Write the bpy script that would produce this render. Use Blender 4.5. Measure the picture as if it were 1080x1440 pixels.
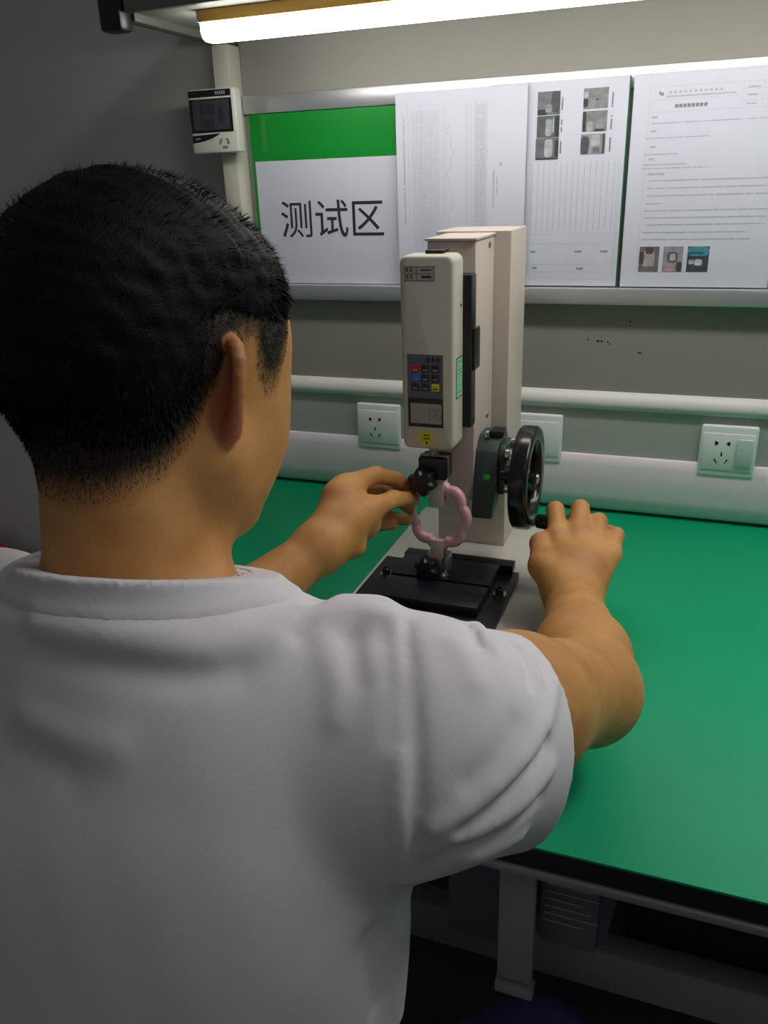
import bpy, bmesh, math, random
import numpy as np
from mathutils import Vector, Matrix

random.seed(7)
rng = np.random.default_rng(7)
scene = bpy.context.scene
for o in list(bpy.data.objects):
    bpy.data.objects.remove(o)
COL = scene.collection

# ------------------------------------------------------------------ camera
FPX = 1146.0
CAM = np.array([0.0, 0.0, 1.305])
RC = np.array([[0.93712425, 0.10265299, -0.33355735],      # rows: world X, Y, Z in (right, down, forward)
               [0.34747876, -0.36346738, 0.86437837],
               [-0.03250619, -0.92593403, -0.37628383]])
cd = bpy.data.cameras.new('camera')
cam = bpy.data.objects.new('camera', cd)
COL.objects.link(cam)
cd.sensor_fit = 'VERTICAL'
cd.sensor_height = 36.0
cd.lens = 36.0 * FPX / 1440.0
cd.clip_start = 0.01
M = Matrix.Identity(4)
for i in range(3):
    M[i][0] = RC[i, 0]; M[i][1] = -RC[i, 1]; M[i][2] = -RC[i, 2]; M[i][3] = CAM[i]
cam.matrix_world = M
scene.camera = cam

def at(x, y, d):
    """point at distance d in front of the camera seen at pixel x, y of a 1080x1440 frame"""
    return CAM + RC @ (np.array([(x - 540) / FPX, (y - 720) / FPX, 1.0]) * d)

# ------------------------------------------------------------------ world, lights, exposure
w = bpy.data.worlds.new('world'); scene.world = w
w.use_nodes = True
bg = w.node_tree.nodes['Background']
bg.inputs['Color'].default_value = (0.93, 0.96, 1.0, 1)
bg.inputs['Strength'].default_value = 0.085

def area_light(name, loc, rot, sx, sy, power, col):
    l = bpy.data.lights.new(name, 'AREA'); l.shape = 'RECTANGLE'; l.size = sx; l.size_y = sy
    l.energy = power; l.color = col
    o = bpy.data.objects.new(name, l); COL.objects.link(o)
    o.location = loc; o.rotation_euler = rot
    return o
area_light('ceiling_light', (0.85, 0.92, 2.55), (0, math.radians(15), 0), 0.3, 1.2, 15.5, (1.0, 0.98, 0.98))
area_light('ceiling_light', (0.9, -0.7, 2.55), (0, 0, 0), 1.2, 0.3, 1.8, (0.96, 0.97, 1.0))

vs = scene.view_settings
vs.view_transform = 'Standard'
vs.look = 'None'
vs.gamma = 1.0
vs.use_curve_mapping = False
vs.exposure = 0.0
LAMP_EMISSION = 15.5

# ------------------------------------------------------------------ materials
def lin(c):
    return tuple(((v / 255) / 12.92 if v / 255 <= 0.04045 else ((v / 255 + 0.055) / 1.055) ** 2.4) for v in c)

MATS = {}
def mat(name, rgb, rough=0.5, metal=0.0, noise=0.0, nscale=40.0, bump=0.0, bscale=200.0, emit=0.0, spec=0.5,
        sss=0.0, coat=0.0, alpha=None, stretch=None):
    if name in MATS:
        return MATS[name]
    m = bpy.data.materials.new(name); m.use_nodes = True
    nt = m.node_tree; N = nt.nodes; L = nt.links
    b = N['Principled BSDF']
    c = lin(rgb) + (1.0,)
    b.inputs['Base Color'].default_value = c
    b.inputs['Roughness'].default_value = rough
    b.inputs['Metallic'].default_value = metal
    b.inputs['Specular IOR Level'].default_value = spec
    if coat: b.inputs['Coat Weight'].default_value = coat
    if sss:
        b.inputs['Subsurface Weight'].default_value = sss
        b.inputs['Subsurface Radius'].default_value = (0.012, 0.005, 0.003)
        b.inputs['Subsurface Scale'].default_value = 0.5
    if emit:
        b.inputs['Emission Color'].default_value = c
        b.inputs['Emission Strength'].default_value = emit
    tc = None
    if noise or bump:
        tc = N.new('ShaderNodeTexCoord')
        mp = N.new('ShaderNodeMapping'); L.new(tc.outputs['Object'], mp.inputs['Vector'])
        if stretch: mp.inputs['Scale'].default_value = stretch
    if noise:
        n = N.new('ShaderNodeTexNoise'); n.inputs['Scale'].default_value = nscale
        n.inputs['Detail'].default_value = 4
        L.new(mp.outputs['Vector'], n.inputs['Vector'])
        r = N.new('ShaderNodeMapRange')
        r.inputs['From Min'].default_value = 0.25; r.inputs['From Max'].default_value = 0.75
        r.inputs['To Min'].default_value = 1 - noise; r.inputs['To Max'].default_value = 1 + noise
        L.new(n.outputs['Fac'], r.inputs['Value'])
        mx = N.new('ShaderNodeVectorMath'); mx.operation = 'SCALE'
        mx.inputs[0].default_value = c[:3]
        L.new(r.outputs['Result'], mx.inputs['Scale'])
        L.new(mx.outputs['Vector'], b.inputs['Base Color'])
    if bump:
        n = N.new('ShaderNodeTexNoise'); n.inputs['Scale'].default_value = bscale
        n.inputs['Detail'].default_value = 3
        L.new(mp.outputs['Vector'], n.inputs['Vector'])
        bp = N.new('ShaderNodeBump'); bp.inputs['Strength'].default_value = bump
        bp.inputs['Distance'].default_value = 0.002
        L.new(n.outputs['Fac'], bp.inputs['Height']); L.new(bp.outputs['Normal'], b.inputs['Normal'])
    MATS[name] = m
    return m

def clear_pane(name, tint, gloss_rough=0.04):
    m = bpy.data.materials.new(name); m.use_nodes = True
    nt = m.node_tree; N = nt.nodes; L = nt.links
    N.remove(N['Principled BSDF'])
    t = N.new('ShaderNodeBsdfTransparent'); t.inputs['Color'].default_value = tint + (1,)
    g = N.new('ShaderNodeBsdfGlossy'); g.inputs['Roughness'].default_value = gloss_rough
    f = N.new('ShaderNodeLayerWeight'); f.inputs['Blend'].default_value = 0.5
    pw = N.new('ShaderNodeMath'); pw.operation = 'POWER'; pw.inputs[1].default_value = 5.0
    L.new(f.outputs['Facing'], pw.inputs[0])
    ma = N.new('ShaderNodeMath'); ma.operation = 'MULTIPLY_ADD'; ma.inputs[1].default_value = 0.5; ma.inputs[2].default_value = 0.025
    L.new(pw.outputs[0], ma.inputs[0])
    mx = N.new('ShaderNodeMixShader')
    L.new(ma.outputs[0], mx.inputs['Fac']); L.new(t.outputs[0], mx.inputs[1]); L.new(g.outputs[0], mx.inputs[2])
    L.new(mx.outputs[0], N['Material Output'].inputs['Surface'])
    return m

m_wall = mat('wall_paint_grey', (172, 172, 168), 0.8, noise=0.05, nscale=3, bump=0.08, bscale=60)
m_panel = mat('panel_beige_grey', (138, 136, 130), 0.55, noise=0.03, nscale=4)
m_panel2 = mat('panel_grey', (140, 137, 130), 0.55, noise=0.05, nscale=5)
m_post = mat('post_cream', (196, 194, 182), 0.4)
m_ledge = mat('ledge_white', (214, 213, 208), 0.45)
m_alu = mat('brushed_aluminium', (200, 202, 208), 0.36, metal=0.75, noise=0.05, nscale=30, stretch=(1, 40, 40))
m_race = mat('raceway_grey', (166, 170, 166), 0.5, noise=0.03, nscale=6)
m_duct = mat('duct_white', (238, 224, 234), 0.45, noise=0.02, nscale=8)
m_mat = mat('green_mat', (0, 158, 108), 0.5, spec=0.3, noise=0.06, nscale=5, bump=0.05, bscale=500)
m_black = mat('black_edge', (14, 14, 15), 0.5)
m_strip = mat('edge_strip_grey', (150, 148, 146), 0.4, metal=0.3)
m_under = mat('under_grey', (150, 144, 138), 0.6, noise=0.08, nscale=20)
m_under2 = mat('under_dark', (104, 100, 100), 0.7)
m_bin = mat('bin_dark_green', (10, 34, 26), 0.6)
m_floor = mat('floor_grey', (70, 72, 74), 0.6, noise=0.1, nscale=6)
m_socket = mat('socket_white', (222, 226, 226), 0.28)
m_switch = mat('switch_pale', (188, 203, 202), 0.3)
m_hole = mat('hole_black', (10, 10, 11), 0.8)
m_paper = mat('paper_white', (222, 218, 236), 0.65)
m_ink = mat('print_grey', (188, 187, 198), 0.7)
m_ink2 = mat('print_dark', (140, 139, 150), 0.7)
m_ink3 = mat('print_light', (203, 201, 213), 0.7)
m_letter = mat('letter_ink', (40, 40, 58), 0.6)
m_green = mat('green_card', (0, 146, 46), 0.35)
m_glassedge = mat('acrylic_edge_green', (40, 118, 92), 0.2)
m_glass = clear_pane('acrylic_clear', (0.97, 0.985, 0.98))
m_lampface = mat('lamp_ochre', (206, 160, 70), 0.5)
m_lamp = mat('lamp_diffuser', (255, 252, 244), 0.5, emit=LAMP_EMISSION)
m_hood = mat('hood_dark', (112, 114, 106), 0.5)
m_hoodu = mat('hood_underside', (182, 182, 174), 0.5)
m_beige = mat('machine_beige', (202, 188, 178), 0.42, noise=0.02, nscale=300, bump=0.12, bscale=900)
m_base = mat('machine_base_paint', (205, 200, 192), 0.22, noise=0.03, nscale=30)
m_gauge = mat('gauge_shell', (196, 190, 176), 0.45, bump=0.1, bscale=1200)
m_blkpl = mat('black_plastic', (20, 20, 22), 0.35)
m_blkmt = mat('black_anodised', (24, 22, 32), 0.35, metal=0.2, noise=0.1, nscale=60)
m_chrome = mat('chrome', (205, 205, 205), 0.18, metal=1.0)
m_steel = mat('steel', (165, 162, 155), 0.35, metal=0.9)
m_jaw = mat('jaw_grey', (196, 176, 170), 0.45, metal=0.1)
m_gear = mat('gearbox_green_grey', (58, 72, 68), 0.4, noise=0.1, nscale=80)
m_gdot = mat('indicator_green', (30, 190, 40), 0.3)
m_wheel = mat('wheel_bakelite', (20, 18, 24), 0.22)
m_grip = mat('handle_dark_green', (12, 36, 30), 0.3)
m_keypad = mat('keypad_panel', (92, 90, 108), 0.4)
m_keyd = mat('key_dark', (36, 36, 52), 0.4)
m_keyr = mat('key_red', (190, 24, 34), 0.4)
m_keyb = mat('key_blue', (20, 110, 190), 0.4)
m_keyy = mat('key_yellow', (214, 204, 24), 0.4)
m_keyt = mat('key_print', (150, 150, 165), 0.5)
m_lcd = mat('lcd_grey', (150, 150, 138), 0.2)
m_lcdd = mat('lcd_digit', (108, 110, 92), 0.3)
m_stick = mat('sticker_pale_green', (150, 210, 170), 0.5)
m_stickb = mat('sticker_border', (20, 90, 50), 0.5)
m_warn = mat('sticker_yellow', (205, 190, 20), 0.5)
m_pink = mat('pink_plastic', (222, 172, 178), 0.35, sss=0.2)
m_htc = mat('meter_white', (214, 214, 206), 0.4)
m_htcs = mat('meter_screen', (64, 62, 70), 0.25)
m_htcd = mat('meter_digit', (50, 48, 58), 0.3)
m_red = mat('red_plastic', (176, 22, 30), 0.45)
m_tablew = mat('white_laminate', (205, 202, 190), 0.4)
m_shirt = None
m_trouser = mat('trouser_blue', (84, 86, 150), 0.85, noise=0.08, nscale=400, bump=0.2, bscale=900)
m_shoe = mat('shoe_black', (20, 20, 20), 0.4)
m_stool = mat('stool_blue', (40, 60, 110), 0.5)

# ------------------------------------------------------------------ object helpers
def link(name, me, parent=None, loc=None):
    o = bpy.data.objects.new(name, me); COL.objects.link(o)
    if parent is not None: o.parent = parent
    if loc is not None: o.location = loc
    return o

def wloc(o):
    v = Vector((0, 0, 0))
    while o is not None:
        v += o.location; o = o.parent
    return v

def thing(name, label, cat, loc, group=None):
    o = link(name, None, None, loc); o['label'] = label; o['category'] = cat
    o.empty_display_size = 0.02
    if group: o['group'] = group
    return o

def tag(o, label, cat, group=None):
    o['label'] = label; o['category'] = cat
    if group: o['group'] = group
    return o

def struct(o):
    o['kind'] = 'structure'; return o

def from_bm(name, bm, m, parent=None, smooth=False, label=None):
    bm.normal_update()
    if len(bm.verts):
        lo = Vector([min(v.co[i] for v in bm.verts) for i in range(3)])
        hi = Vector([max(v.co[i] for v in bm.verts) for i in range(3)])
        c = (lo + hi) / 2; c.z = lo.z if parent is None else c.z
    else:
        c = Vector((0, 0, 0))
    for v in bm.verts: v.co -= c
    me = bpy.data.meshes.new(name); bm.to_mesh(me); bm.free()
    me.materials.append(m)
    if smooth:
        me.shade_smooth()
        if smooth != 'all':
            me.set_sharp_from_angle(angle=math.radians(smooth if smooth is not True else 35))
    o = link(name, me, parent, c - (wloc(parent) if parent is not None else Vector((0, 0, 0))))
    if label: o['label'] = label
    if name in PRINTS and name not in ('lettering', 'label_lettering', 'digits'): o['kind'] = 'stuff'
    return o

def add_box(bm, x, y, z, bev=0.0, seg=2):
    vs = [bm.verts.new((x[i], y[j], z[k])) for i in (0, 1) for j in (0, 1) for k in (0, 1)]
    fs = [(0, 1, 3, 2), (4, 6, 7, 5), (0, 4, 5, 1), (2, 3, 7, 6), (0, 2, 6, 4), (1, 5, 7, 3)]
    faces = [bm.faces.new([vs[i] for i in f]) for f in fs]
    if bev:
        es = set(e for f in faces for e in f.edges)
        bmesh.ops.bevel(bm, geom=list(es), offset=bev, segments=seg, profile=0.5, affect='EDGES')

def box(name, x, y, z, m, parent=None, bev=0.0, seg=2, label=None):
    bm = bmesh.new(); add_box(bm, x, y, z, bev, seg)
    return from_bm(name, bm, m, parent, 40 if bev else False, label)

def frame_of(p0, p1):
    d = (Vector(p1) - Vector(p0)).normalized()
    u = d.orthogonal().normalized(); return d, u, d.cross(u)

PRINTS = ('print', 'captions', 'heading', 'text_lines', 'table_lines', 'digits', 'panel_print', 'key_print', 'label_print', 'sticker_print', 'lettering', 'label_lettering')
def add_lathe(bm, p0, p1, prof, n=24, cap=True):
    """prof: list of (t along p0->p1 in metres, radius)"""
    d, u, v = frame_of(p0, p1); p0 = Vector(p0)
    rings = []
    for t, r in prof:
        rings.append([bm.verts.new(p0 + d * t + (u * math.cos(a) + v * math.sin(a)) * max(r, 1e-5))
                      for a in [2 * math.pi * i / n for i in range(n)]])
    for a, b in zip(rings, rings[1:]):
        for i in range(n):
            bm.faces.new([a[i], a[(i + 1) % n], b[(i + 1) % n], b[i]])
    if cap:
        bm.faces.new(list(reversed(rings[0]))); bm.faces.new(rings[-1])

def lathe(name, p0, p1, prof, m, parent=None, n=24, label=None, cap=True):
    bm = bmesh.new(); add_lathe(bm, p0, p1, prof, n, cap)
    return from_bm(name, bm, m, parent, 35, label)

def cyl(name, p0, p1, r, m, parent=None, n=24, bev=0.0, label=None):
    L = (Vector(p1) - Vector(p0)).length
    prof = [(0, r), (L, r)] if not bev else [(0, r - bev), (bev, r), (L - bev, r), (L, r - bev)]
    return lathe(name, p0, p1, prof, m, parent, n, label)

def add_prism(bm, pts, axis, lo, hi):
    """extrude 2-D polygon pts along axis ('x','y','z') from lo to hi"""
    def mk(p, t):
        return {'x': (t, p[0], p[1]), 'y': (p[0], t, p[1]), 'z': (p[0], p[1], t)}[axis]
    a = [bm.verts.new(mk(p, lo)) for p in pts]; b = [bm.verts.new(mk(p, hi)) for p in pts]
    n = len(pts)
    bm.faces.new(a); bm.faces.new(list(reversed(b)))
    for i in range(n):
        bm.faces.new([a[(i + 1) % n], a[i], b[i], b[(i + 1) % n]])
    bmesh.ops.recalc_face_normals(bm, faces=bm.faces)

def prism(name, pts, axis, lo, hi, m, parent=None, bev=0.0, label=None):
    bm = bmesh.new(); add_prism(bm, pts, axis, lo, hi)
    if bev:
        bmesh.ops.bevel(bm, geom=list(bm.edges), offset=bev, segments=2, profile=0.5, affect='EDGES')
    return from_bm(name, bm, m, parent, 40, label)

def add_quad(bm, x0, x1, y, z0, z1):          # faces -Y
    bm.faces.new([bm.verts.new(p) for p in ((x0, y, z0), (x1, y, z0), (x1, y, z1), (x0, y, z1))])

def text(name, s, x, y, z, size, m, parent, face='y', depth=0.0, xscale=1.0, bold=0.0):
    """flat lettering, lower-left corner at x, y, z, facing -Y (or +X for face 'x')"""
    c = bpy.data.curves.new(name, 'FONT'); c.body = s; c.size = size; c.extrude = depth; c.offset = bold
    t = bpy.data.objects.new('tmp', c); COL.objects.link(t)
    dg = bpy.context.evaluated_depsgraph_get()
    me = bpy.data.meshes.new_from_object(t.evaluated_get(dg))
    bpy.data.objects.remove(t); bpy.data.curves.remove(c)
    bm = bmesh.new(); bm.from_mesh(me); bpy.data.meshes.remove(me)
    for v in bm.verts:
        a, b_, d = v.co.x * xscale, v.co.y, v.co.z
        v.co = Vector((x + a, y - d, z + b_)) if face == 'y' else Vector((x + d, y + a, z + b_))
    return from_bm(name, bm, m, parent)

# ================================================================== the room
wb = struct(box('wall_back', (-3.0, 2.2), (1.40, 1.50), (0, 2.8), m_wall))
fl = struct(box('floor', (-3.0, 2.2), (-2.0, 1.5), (-0.05, 0.0), m_floor))
bb = struct(box('baseboard_back', (-3.0, -0.86), (1.385, 1.40), (0.0, 0.1), m_ledge, bev=0.003))

# ================================================================== workbench
WB = thing('workbench', 'steel workbench with black front edge under the green mat', 'workbench', (0, 1.0, 0))
box('table_top', (-0.80, 1.0), (0.569, 1.40), (0.722, 0.747), m_black, WB, 0.002)
box('edge_strip', (-0.80, 1.0), (0.566, 0.60), (0.713, 0.7215), m_strip, WB, 0.001, label='grey metal strip under the black edge')
for x in (-0.78, 0.95):
    for y in (0.62, 1.36):
        box('leg', (x - 0.02, x + 0.02), (y - 0.02, y + 0.02), (0.0, 0.713), m_under, WB, 0.003)
box('cross_bar', (-0.76, 0.93), (0.76, 0.795), (0.355, 0.420), m_under, WB, 0.004)
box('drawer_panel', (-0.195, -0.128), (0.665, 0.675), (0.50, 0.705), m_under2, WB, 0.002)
hb = box('hanging_bracket', (-0.124, -0.088), (0.60, 0.612), (0.532, 0.712), m_under, WB, 0.002)
box('bracket_foot', (-0.126, -0.086), (0.598, 0.616), (0.512, 0.526), m_under, WB, 0.002)
gm = tag(box('desk_mat', (-0.80, 1.0), (0.5665, 1.396), (0.747, 0.75), m_mat, None, 0.0008),
         'green rubber mat covering the whole workbench top', 'desk mat')
cb = thing('storage_box', 'dim grey carton with printed lines hung under the workbench', 'box', (-0.06, 0.66, 0.56))
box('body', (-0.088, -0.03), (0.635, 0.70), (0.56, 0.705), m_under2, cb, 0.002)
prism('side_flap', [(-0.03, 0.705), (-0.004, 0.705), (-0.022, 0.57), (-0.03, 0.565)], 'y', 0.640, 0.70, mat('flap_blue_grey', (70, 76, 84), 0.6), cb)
bm = bmesh.new()
for i in range(7):
    add_quad(bm, -0.083, -0.045 + 0.008 * (i % 3), 0.6345, 0.650 - i * 0.010, 0.6525 - i * 0.010)
from_bm('print', bm, m_under, cb)
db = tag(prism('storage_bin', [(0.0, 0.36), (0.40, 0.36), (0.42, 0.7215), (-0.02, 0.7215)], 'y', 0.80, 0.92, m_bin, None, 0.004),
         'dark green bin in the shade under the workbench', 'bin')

# ---- rear frame of the bench: post, panels, rails
BF = thing('bench_back_frame', 'grey and white rear frame of the workbench with rails and panels', 'bench frame', (0.1, 1.38, 0.75))
box('post', (-0.797, -0.767), (1.345, 1.40), (0.7505, 1.522), m_post, BF, 0.002, label='cream upright post beside the green header card')
box('upper_panel', (-0.766, 1.0), (1.385, 1.40), (1.44, 1.70), m_panel, BF)
box('lower_panel', (-0.766, 1.0), (1.380, 1.40), (0.955, 1.115), m_panel2, BF)
box('backing_board', (-0.766, 1.0), (1.384, 1.40), (1.115, 1.44), m_panel, BF)
box('top_rail', (-0.766, 1.0), (1.3775, 1.384), (1.418, 1.447), m_alu, BF, 0.002, label='brushed metal rail above the green header card')
box('document_ledge', (-0.766, 1.0), (1.358, 1.384), (1.111, 1.137), m_alu, BF, 0.0025)
prism('shelf_lip', [(1.40, 0.968), (1.3765, 0.967), (1.368, 0.961), (1.364, 0.951), (1.366, 0.942), (1.371, 0.938), (1.40, 0.938)],
      'x', -0.766, 1.0, m_ledge, BF, label='rounded white lip above the grey socket strip')
box('socket_strip', (-0.766, 1.0), (1.374, 1.40), (0.858, 0.939), m_race, BF)
prof = [(1.40, 0.858), (1.371, 0.858), (1.369, 0.856), (1.3675, 0.840), (1.367, 0.825), (1.3675, 0.808), (1.369, 0.797)]
for i in range(1, 8):
    a = math.pi * 0.5 * i / 7
    prof.append((1.369 + 0.026 * (1 - math.cos(a)), 0.797 - 0.0462 * math.sin(a)))
prof.append((1.40, 0.7505))
prism('cable_duct', prof, 'x', -0.766, 1.0, m_duct, BF, label='white rounded duct along the back of the mat')
for (x, z, rx, rz) in [(-0.162, 1.052, 0.0016, 0.0018), (-0.146, 1.050, 0.0028, 0.002), (-0.140, 1.050, 0.0022, 0.0018),
                       (-0.130, 1.049, 0.0016, 0.0018), (-0.126, 1.046, 0.0014, 0.0014), (-0.097, 1.083, 0.0016, 0.0015),
                       (-0.097, 1.076, 0.0012, 0.0012), (-0.079, 1.033, 0.0040, 0.0012)]:
    bm = bmesh.new()
    pts = [(x + rx * math.cos(a) * random.uniform(0.75, 1.1), z + rz * math.sin(a) * random.uniform(0.75, 1.1)) for a in np.linspace(0, 2 * math.pi, 9)[:-1]]
    add_prism(bm, pts, 'y', 1.3796, 1.3802)
    from_bm('scuff_mark', bm, m_hole, BF)

# ---- overhead shelf and lamp
SH = thing('overhead_shelf', 'dark overhead shelf with a black end cap above the lamp', 'shelf', (0.1, 1.24, 1.52))
box('board', (-0.775, 1.0), (1.100, 1.384), (1.533, 1.550), m_hoodu, SH, 0.001)
box('fascia', (-0.775, 1.0), (1.088, 1.100), (1.530, 1.60), m_hood, SH, 0.001)
box('end_cap', (-0.815, -0.778), (1.082, 1.112), (1.508, 1.60), m_blkpl, SH, 0.006, label='black plastic end cap')
box('side_rail', (-0.797, -0.776), (1.113, 1.399), (1.523, 1.60), m_hood, SH, 0.001)
LP = thing('bench_lamp', 'long lit strip lamp with an ochre side under the overhead shelf', 'lamp', (0.1, 1.13, 1.49))
box('housing', (-0.690, 0.9), (1.138, 1.182), (1.517, 1.5325), m_lampface, LP, 0.001, label='ochre lamp housing')
pf = [(1.138, 1.517), (1.138, 1.505), (1.142, 1.498), (1.150, 1.495), (1.170, 1.495), (1.178, 1.498), (1.182, 1.505), (1.182, 1.517)]
prism('diffuser', pf, 'x', -0.688, 0.9, m_lamp, LP, label='glowing white diffuser')
box('lamp_end_cap', (-0.694, -0.690), (1.139, 1.181), (1.518, 1.5325), m_hoodu, LP, 0.001)

# ---- wall sockets
def socket(x0, z0, label, switch):
    t = thing('wall_socket', label, 'socket', (x0 + 0.043, 1.37, z0), 'white sockets on the grey strip')
    y = 1.374
    bm = bmesh.new(); add_box(bm, (x0, x0 + 0.086), (y - 0.009, y), (z0, z0 + 0.087), 0.004, 3)
    from_bm('plate', bm, m_socket, t, 40)
    box('face', (x0 + 0.004, x0 + 0.082), (y - 0.0105, y - 0.008), (z0 + 0.012, z0 + 0.074), m_socket, t, 0.001)
    cx = x0 + (0.034 if switch else 0.037)
    yf = y - 0.0107
    for s in (-1, 1):
        prism('slot', [(cx + s * 0.0065, z0 + 0.0560), (cx + s * 0.0115, z0 + 0.0540), (cx + s * 0.0115, z0 + 0.0615), (cx + s * 0.0065, z0 + 0.0595)], 'y', yf - 0.0002, yf + 0.0004, m_hole, t)
    prism('slot', [(cx - 0.0011, z0 + 0.036), (cx + 0.0011, z0 + 0.036), (cx + 0.0011, z0 + 0.043), (cx - 0.0011, z0 + 0.043)], 'y', yf - 0.0002, yf + 0.0004, m_hole, t)
    for s in (-1, 1):
        prism('slot', [(cx + s * 0.0052, z0 + 0.0235), (cx + s * 0.0072, z0 + 0.0245), (cx + s * 0.0108, z0 + 0.0305), (cx + s * 0.0088, z0 + 0.0315)], 'y', yf - 0.0002, yf + 0.0004, m_hole, t)
    if switch:
        box('rocker_switch', (x0 + 0.056, x0 + 0.080), (y - 0.0135, y - 0.009), (z0 + 0.020, z0 + 0.066), m_switch, t, 0.0012)
socket(-0.575, 0.838, 'white five-hole socket on the grey strip left of the force gauge', False)
socket(-0.280, 0.838, 'white five-hole socket half hidden behind the test stand and handwheel', False)
socket(0.028, 0.838, 'white socket with a rocker switch at the right end of the strip', True)

# ---- thermo-hygrometer on the post
HT = thing('hygrometer', 'white digital temperature and humidity meter fixed to the cream post', 'hygrometer', (-0.79, 1.33, 1.357))
hx0, hx1, hz0, hz1, hy = -0.838, -0.748, 1.358, 1.456, 1.322
box('body', (hx0, hx1), (hy, 1.344), (hz0, hz1), m_htc, HT, 0.003, 3)
box('top_band', (hx0 + 0.002, hx1 - 0.007), (hy - 0.0006, hy + 0.001), (hz1 - 0.012, hz1 - 0.002), m_blkpl, HT)
box('bezel', (hx0 + 0.002, hx1 - 0.007), (hy - 0.0006, hy + 0.001), (hz0 + 0.032, hz1 - 0.015), m_blkpl, HT)
scr = box('screen', (hx0 + 0.008, hx1 - 0.012), (hy - 0.0010, hy), (hz0 + 0.036, hz1 - 0.017), m_htcs, HT)
bm = bmesh.new()
SEG = {'0': 'abcdef', '1': 'bc', '2': 'abged', '3': 'abgcd', '4': 'fgbc', '5': 'afgcd', '6': 'afgedc', '7': 'abc', '8': 'abcdefg', '9': 'abcfgd'}
def seg_digit(bm, ch, x, y, z, w_, h_, t_):
    H = {'a': (0, h_ - t_, w_, t_), 'g': (0, h_ / 2 - t_ / 2, w_, t_), 'd': (0, 0, w_, t_), 'b': (w_ - t_, h_ / 2, t_, h_ / 2),
         'c': (w_ - t_, 0, t_, h_ / 2), 'f': (0, h_ / 2, t_, h_ / 2), 'e': (0, 0, t_, h_ / 2)}
    for s in SEG[ch]:
        a, b_, c, d = H[s]
        add_quad(bm, x + a, x + a + c, y, z + b_, z + b_ + d)
for (a_, b_, c_, d_) in ((0.022, 0.030, 0.058, 0.078), (0.036, 0.050, 0.060, 0.076), (0.056, 0.066, 0.046, 0.070), (0.024, 0.048, 0.040, 0.052)):
    add_quad(bm, hx0 + a_, hx0 + b_, hy - 0.0012, hz0 + c_, hz0 + d_)          # faint, unreadable reading
from_bm('print', bm, m_htcd, HT)
pts = [(hx0 + 0.002, hz0 + 0.028)] + [(hx0 + 0.002 + 0.055 * t, hz0 + 0.028 + 0.002 * t) for t in (0.5, 1.0)] + \
      [(hx0 + 0.002 + 0.055 * t, hz0 + 0.017 + 0.0125 * t ** 2.0) for t in (0.9, 0.7, 0.5, 0.3, 0.1, 0.0)]
prism('swoosh_band', pts, 'y', hy - 0.0006, hy + 0.001, m_blkpl, HT)
bm = bmesh.new()
for k in range(5):                                              # blurred maker's mark on the band
    add_quad(bm, hx0 + 0.054 + k * 0.0040, hx0 + 0.0568 + k * 0.0040, hy - 0.0008, hz1 - 0.0095, hz1 - 0.0045)
for k in range(4):
    add_quad(bm, hx0 + 0.008 + k * 0.0026, hx0 + 0.0098 + k * 0.0026, hy - 0.0008, hz0 + 0.0215, hz0 + 0.0245)
from_bm('print', bm, m_keyt, HT)
bx_, bz_ = hx0 + 0.064, hz0 + 0.018
for (dx, dz, ang) in ((-0.007, 0.0, 1.15), (0.007, 0.0, -1.15), (0.0, -0.009, 0.0)):
    c_, s_ = math.cos(ang), math.sin(ang)
    q = [(-0.005, -0.0018), (0.005, -0.0018), (0.004, 0.0018), (-0.004, 0.0018)]
    prism('button', [(bx_ + dx + a * c_ - b_ * s_, bz_ + dz + a * s_ + b_ * c_) for a, b_ in q], 'y', hy - 0.0014, hy + 0.001, m_strip, HT, 0.0003)

# ---- documents on the ledge
def sheet_thing(name, label, x0, x1, z0, z1, y, edge=-0.0015):
    t = thing(name, label, 'document', ((x0 + x1) / 2, y, z0), 'sheets standing on the document ledge')
    box('backing_plate', (x0 + 0.0015, x1 + edge), (y - 0.0008, y + 0.0030), (z0, z1 - 0.0015), m_glassedge, t)
    box('paper', (x0 + 0.0005, x1 - 0.0005), (y - 0.0016, y - 0.0010), (z0 + 0.001, z1 - 0.001), m_paper, t)
    return t

ZL = 1.1375
# green header card with the sign
GC = tag(box('header_card', (-0.757, -0.470), (1.3802, 1.3825), (ZL, 1.4172), m_green, None), 'green header card behind the white sign sheet', 'card')
SG = thing('sign_sheet', 'white sign sheet with three large dark characters on the ledge', 'sign', (-0.61, 1.377, ZL))
box('paper', (-0.750, -0.455), (1.3780, 1.3786), (ZL + 0.0005, 1.343), m_paper, SG)
text('lettering', '测试区', -0.710, 1.3777, 1.2220, 0.0665, m_letter, SG, bold=0.0002)
box('clear_cover', (-0.757, -0.452), (1.3735, 1.3750), (ZL + 0.0005, 1.4172), m_glass, SG)

def rows(bm, x0, x1, z, y, h, gap=0.0, frac=1.0, cw=0.0028):
    x = x0
    while x < x0 + (x1 - x0) * frac - cw:
        l = cw * random.choice((1, 1, 2, 3, 5))
        l = min(l, x1 - x)
        add_quad(bm, x, x + l - 0.0006, y, z, z + h)
        x += l + (gap if random.random() < 0.25 else 0)

def cols(bm, z0, z1, x, y, wd, cw=0.0028):
    z = z1
    while z > z0 + cw:
        l = cw * random.choice((1, 1, 2, 3, 6, 9))
        l = min(l, z - z0)
        add_quad(bm, x, x + wd, y, z - l + 0.0006, z)
        z -= l + (0.002 if random.random() < 0.25 else 0)

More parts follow.
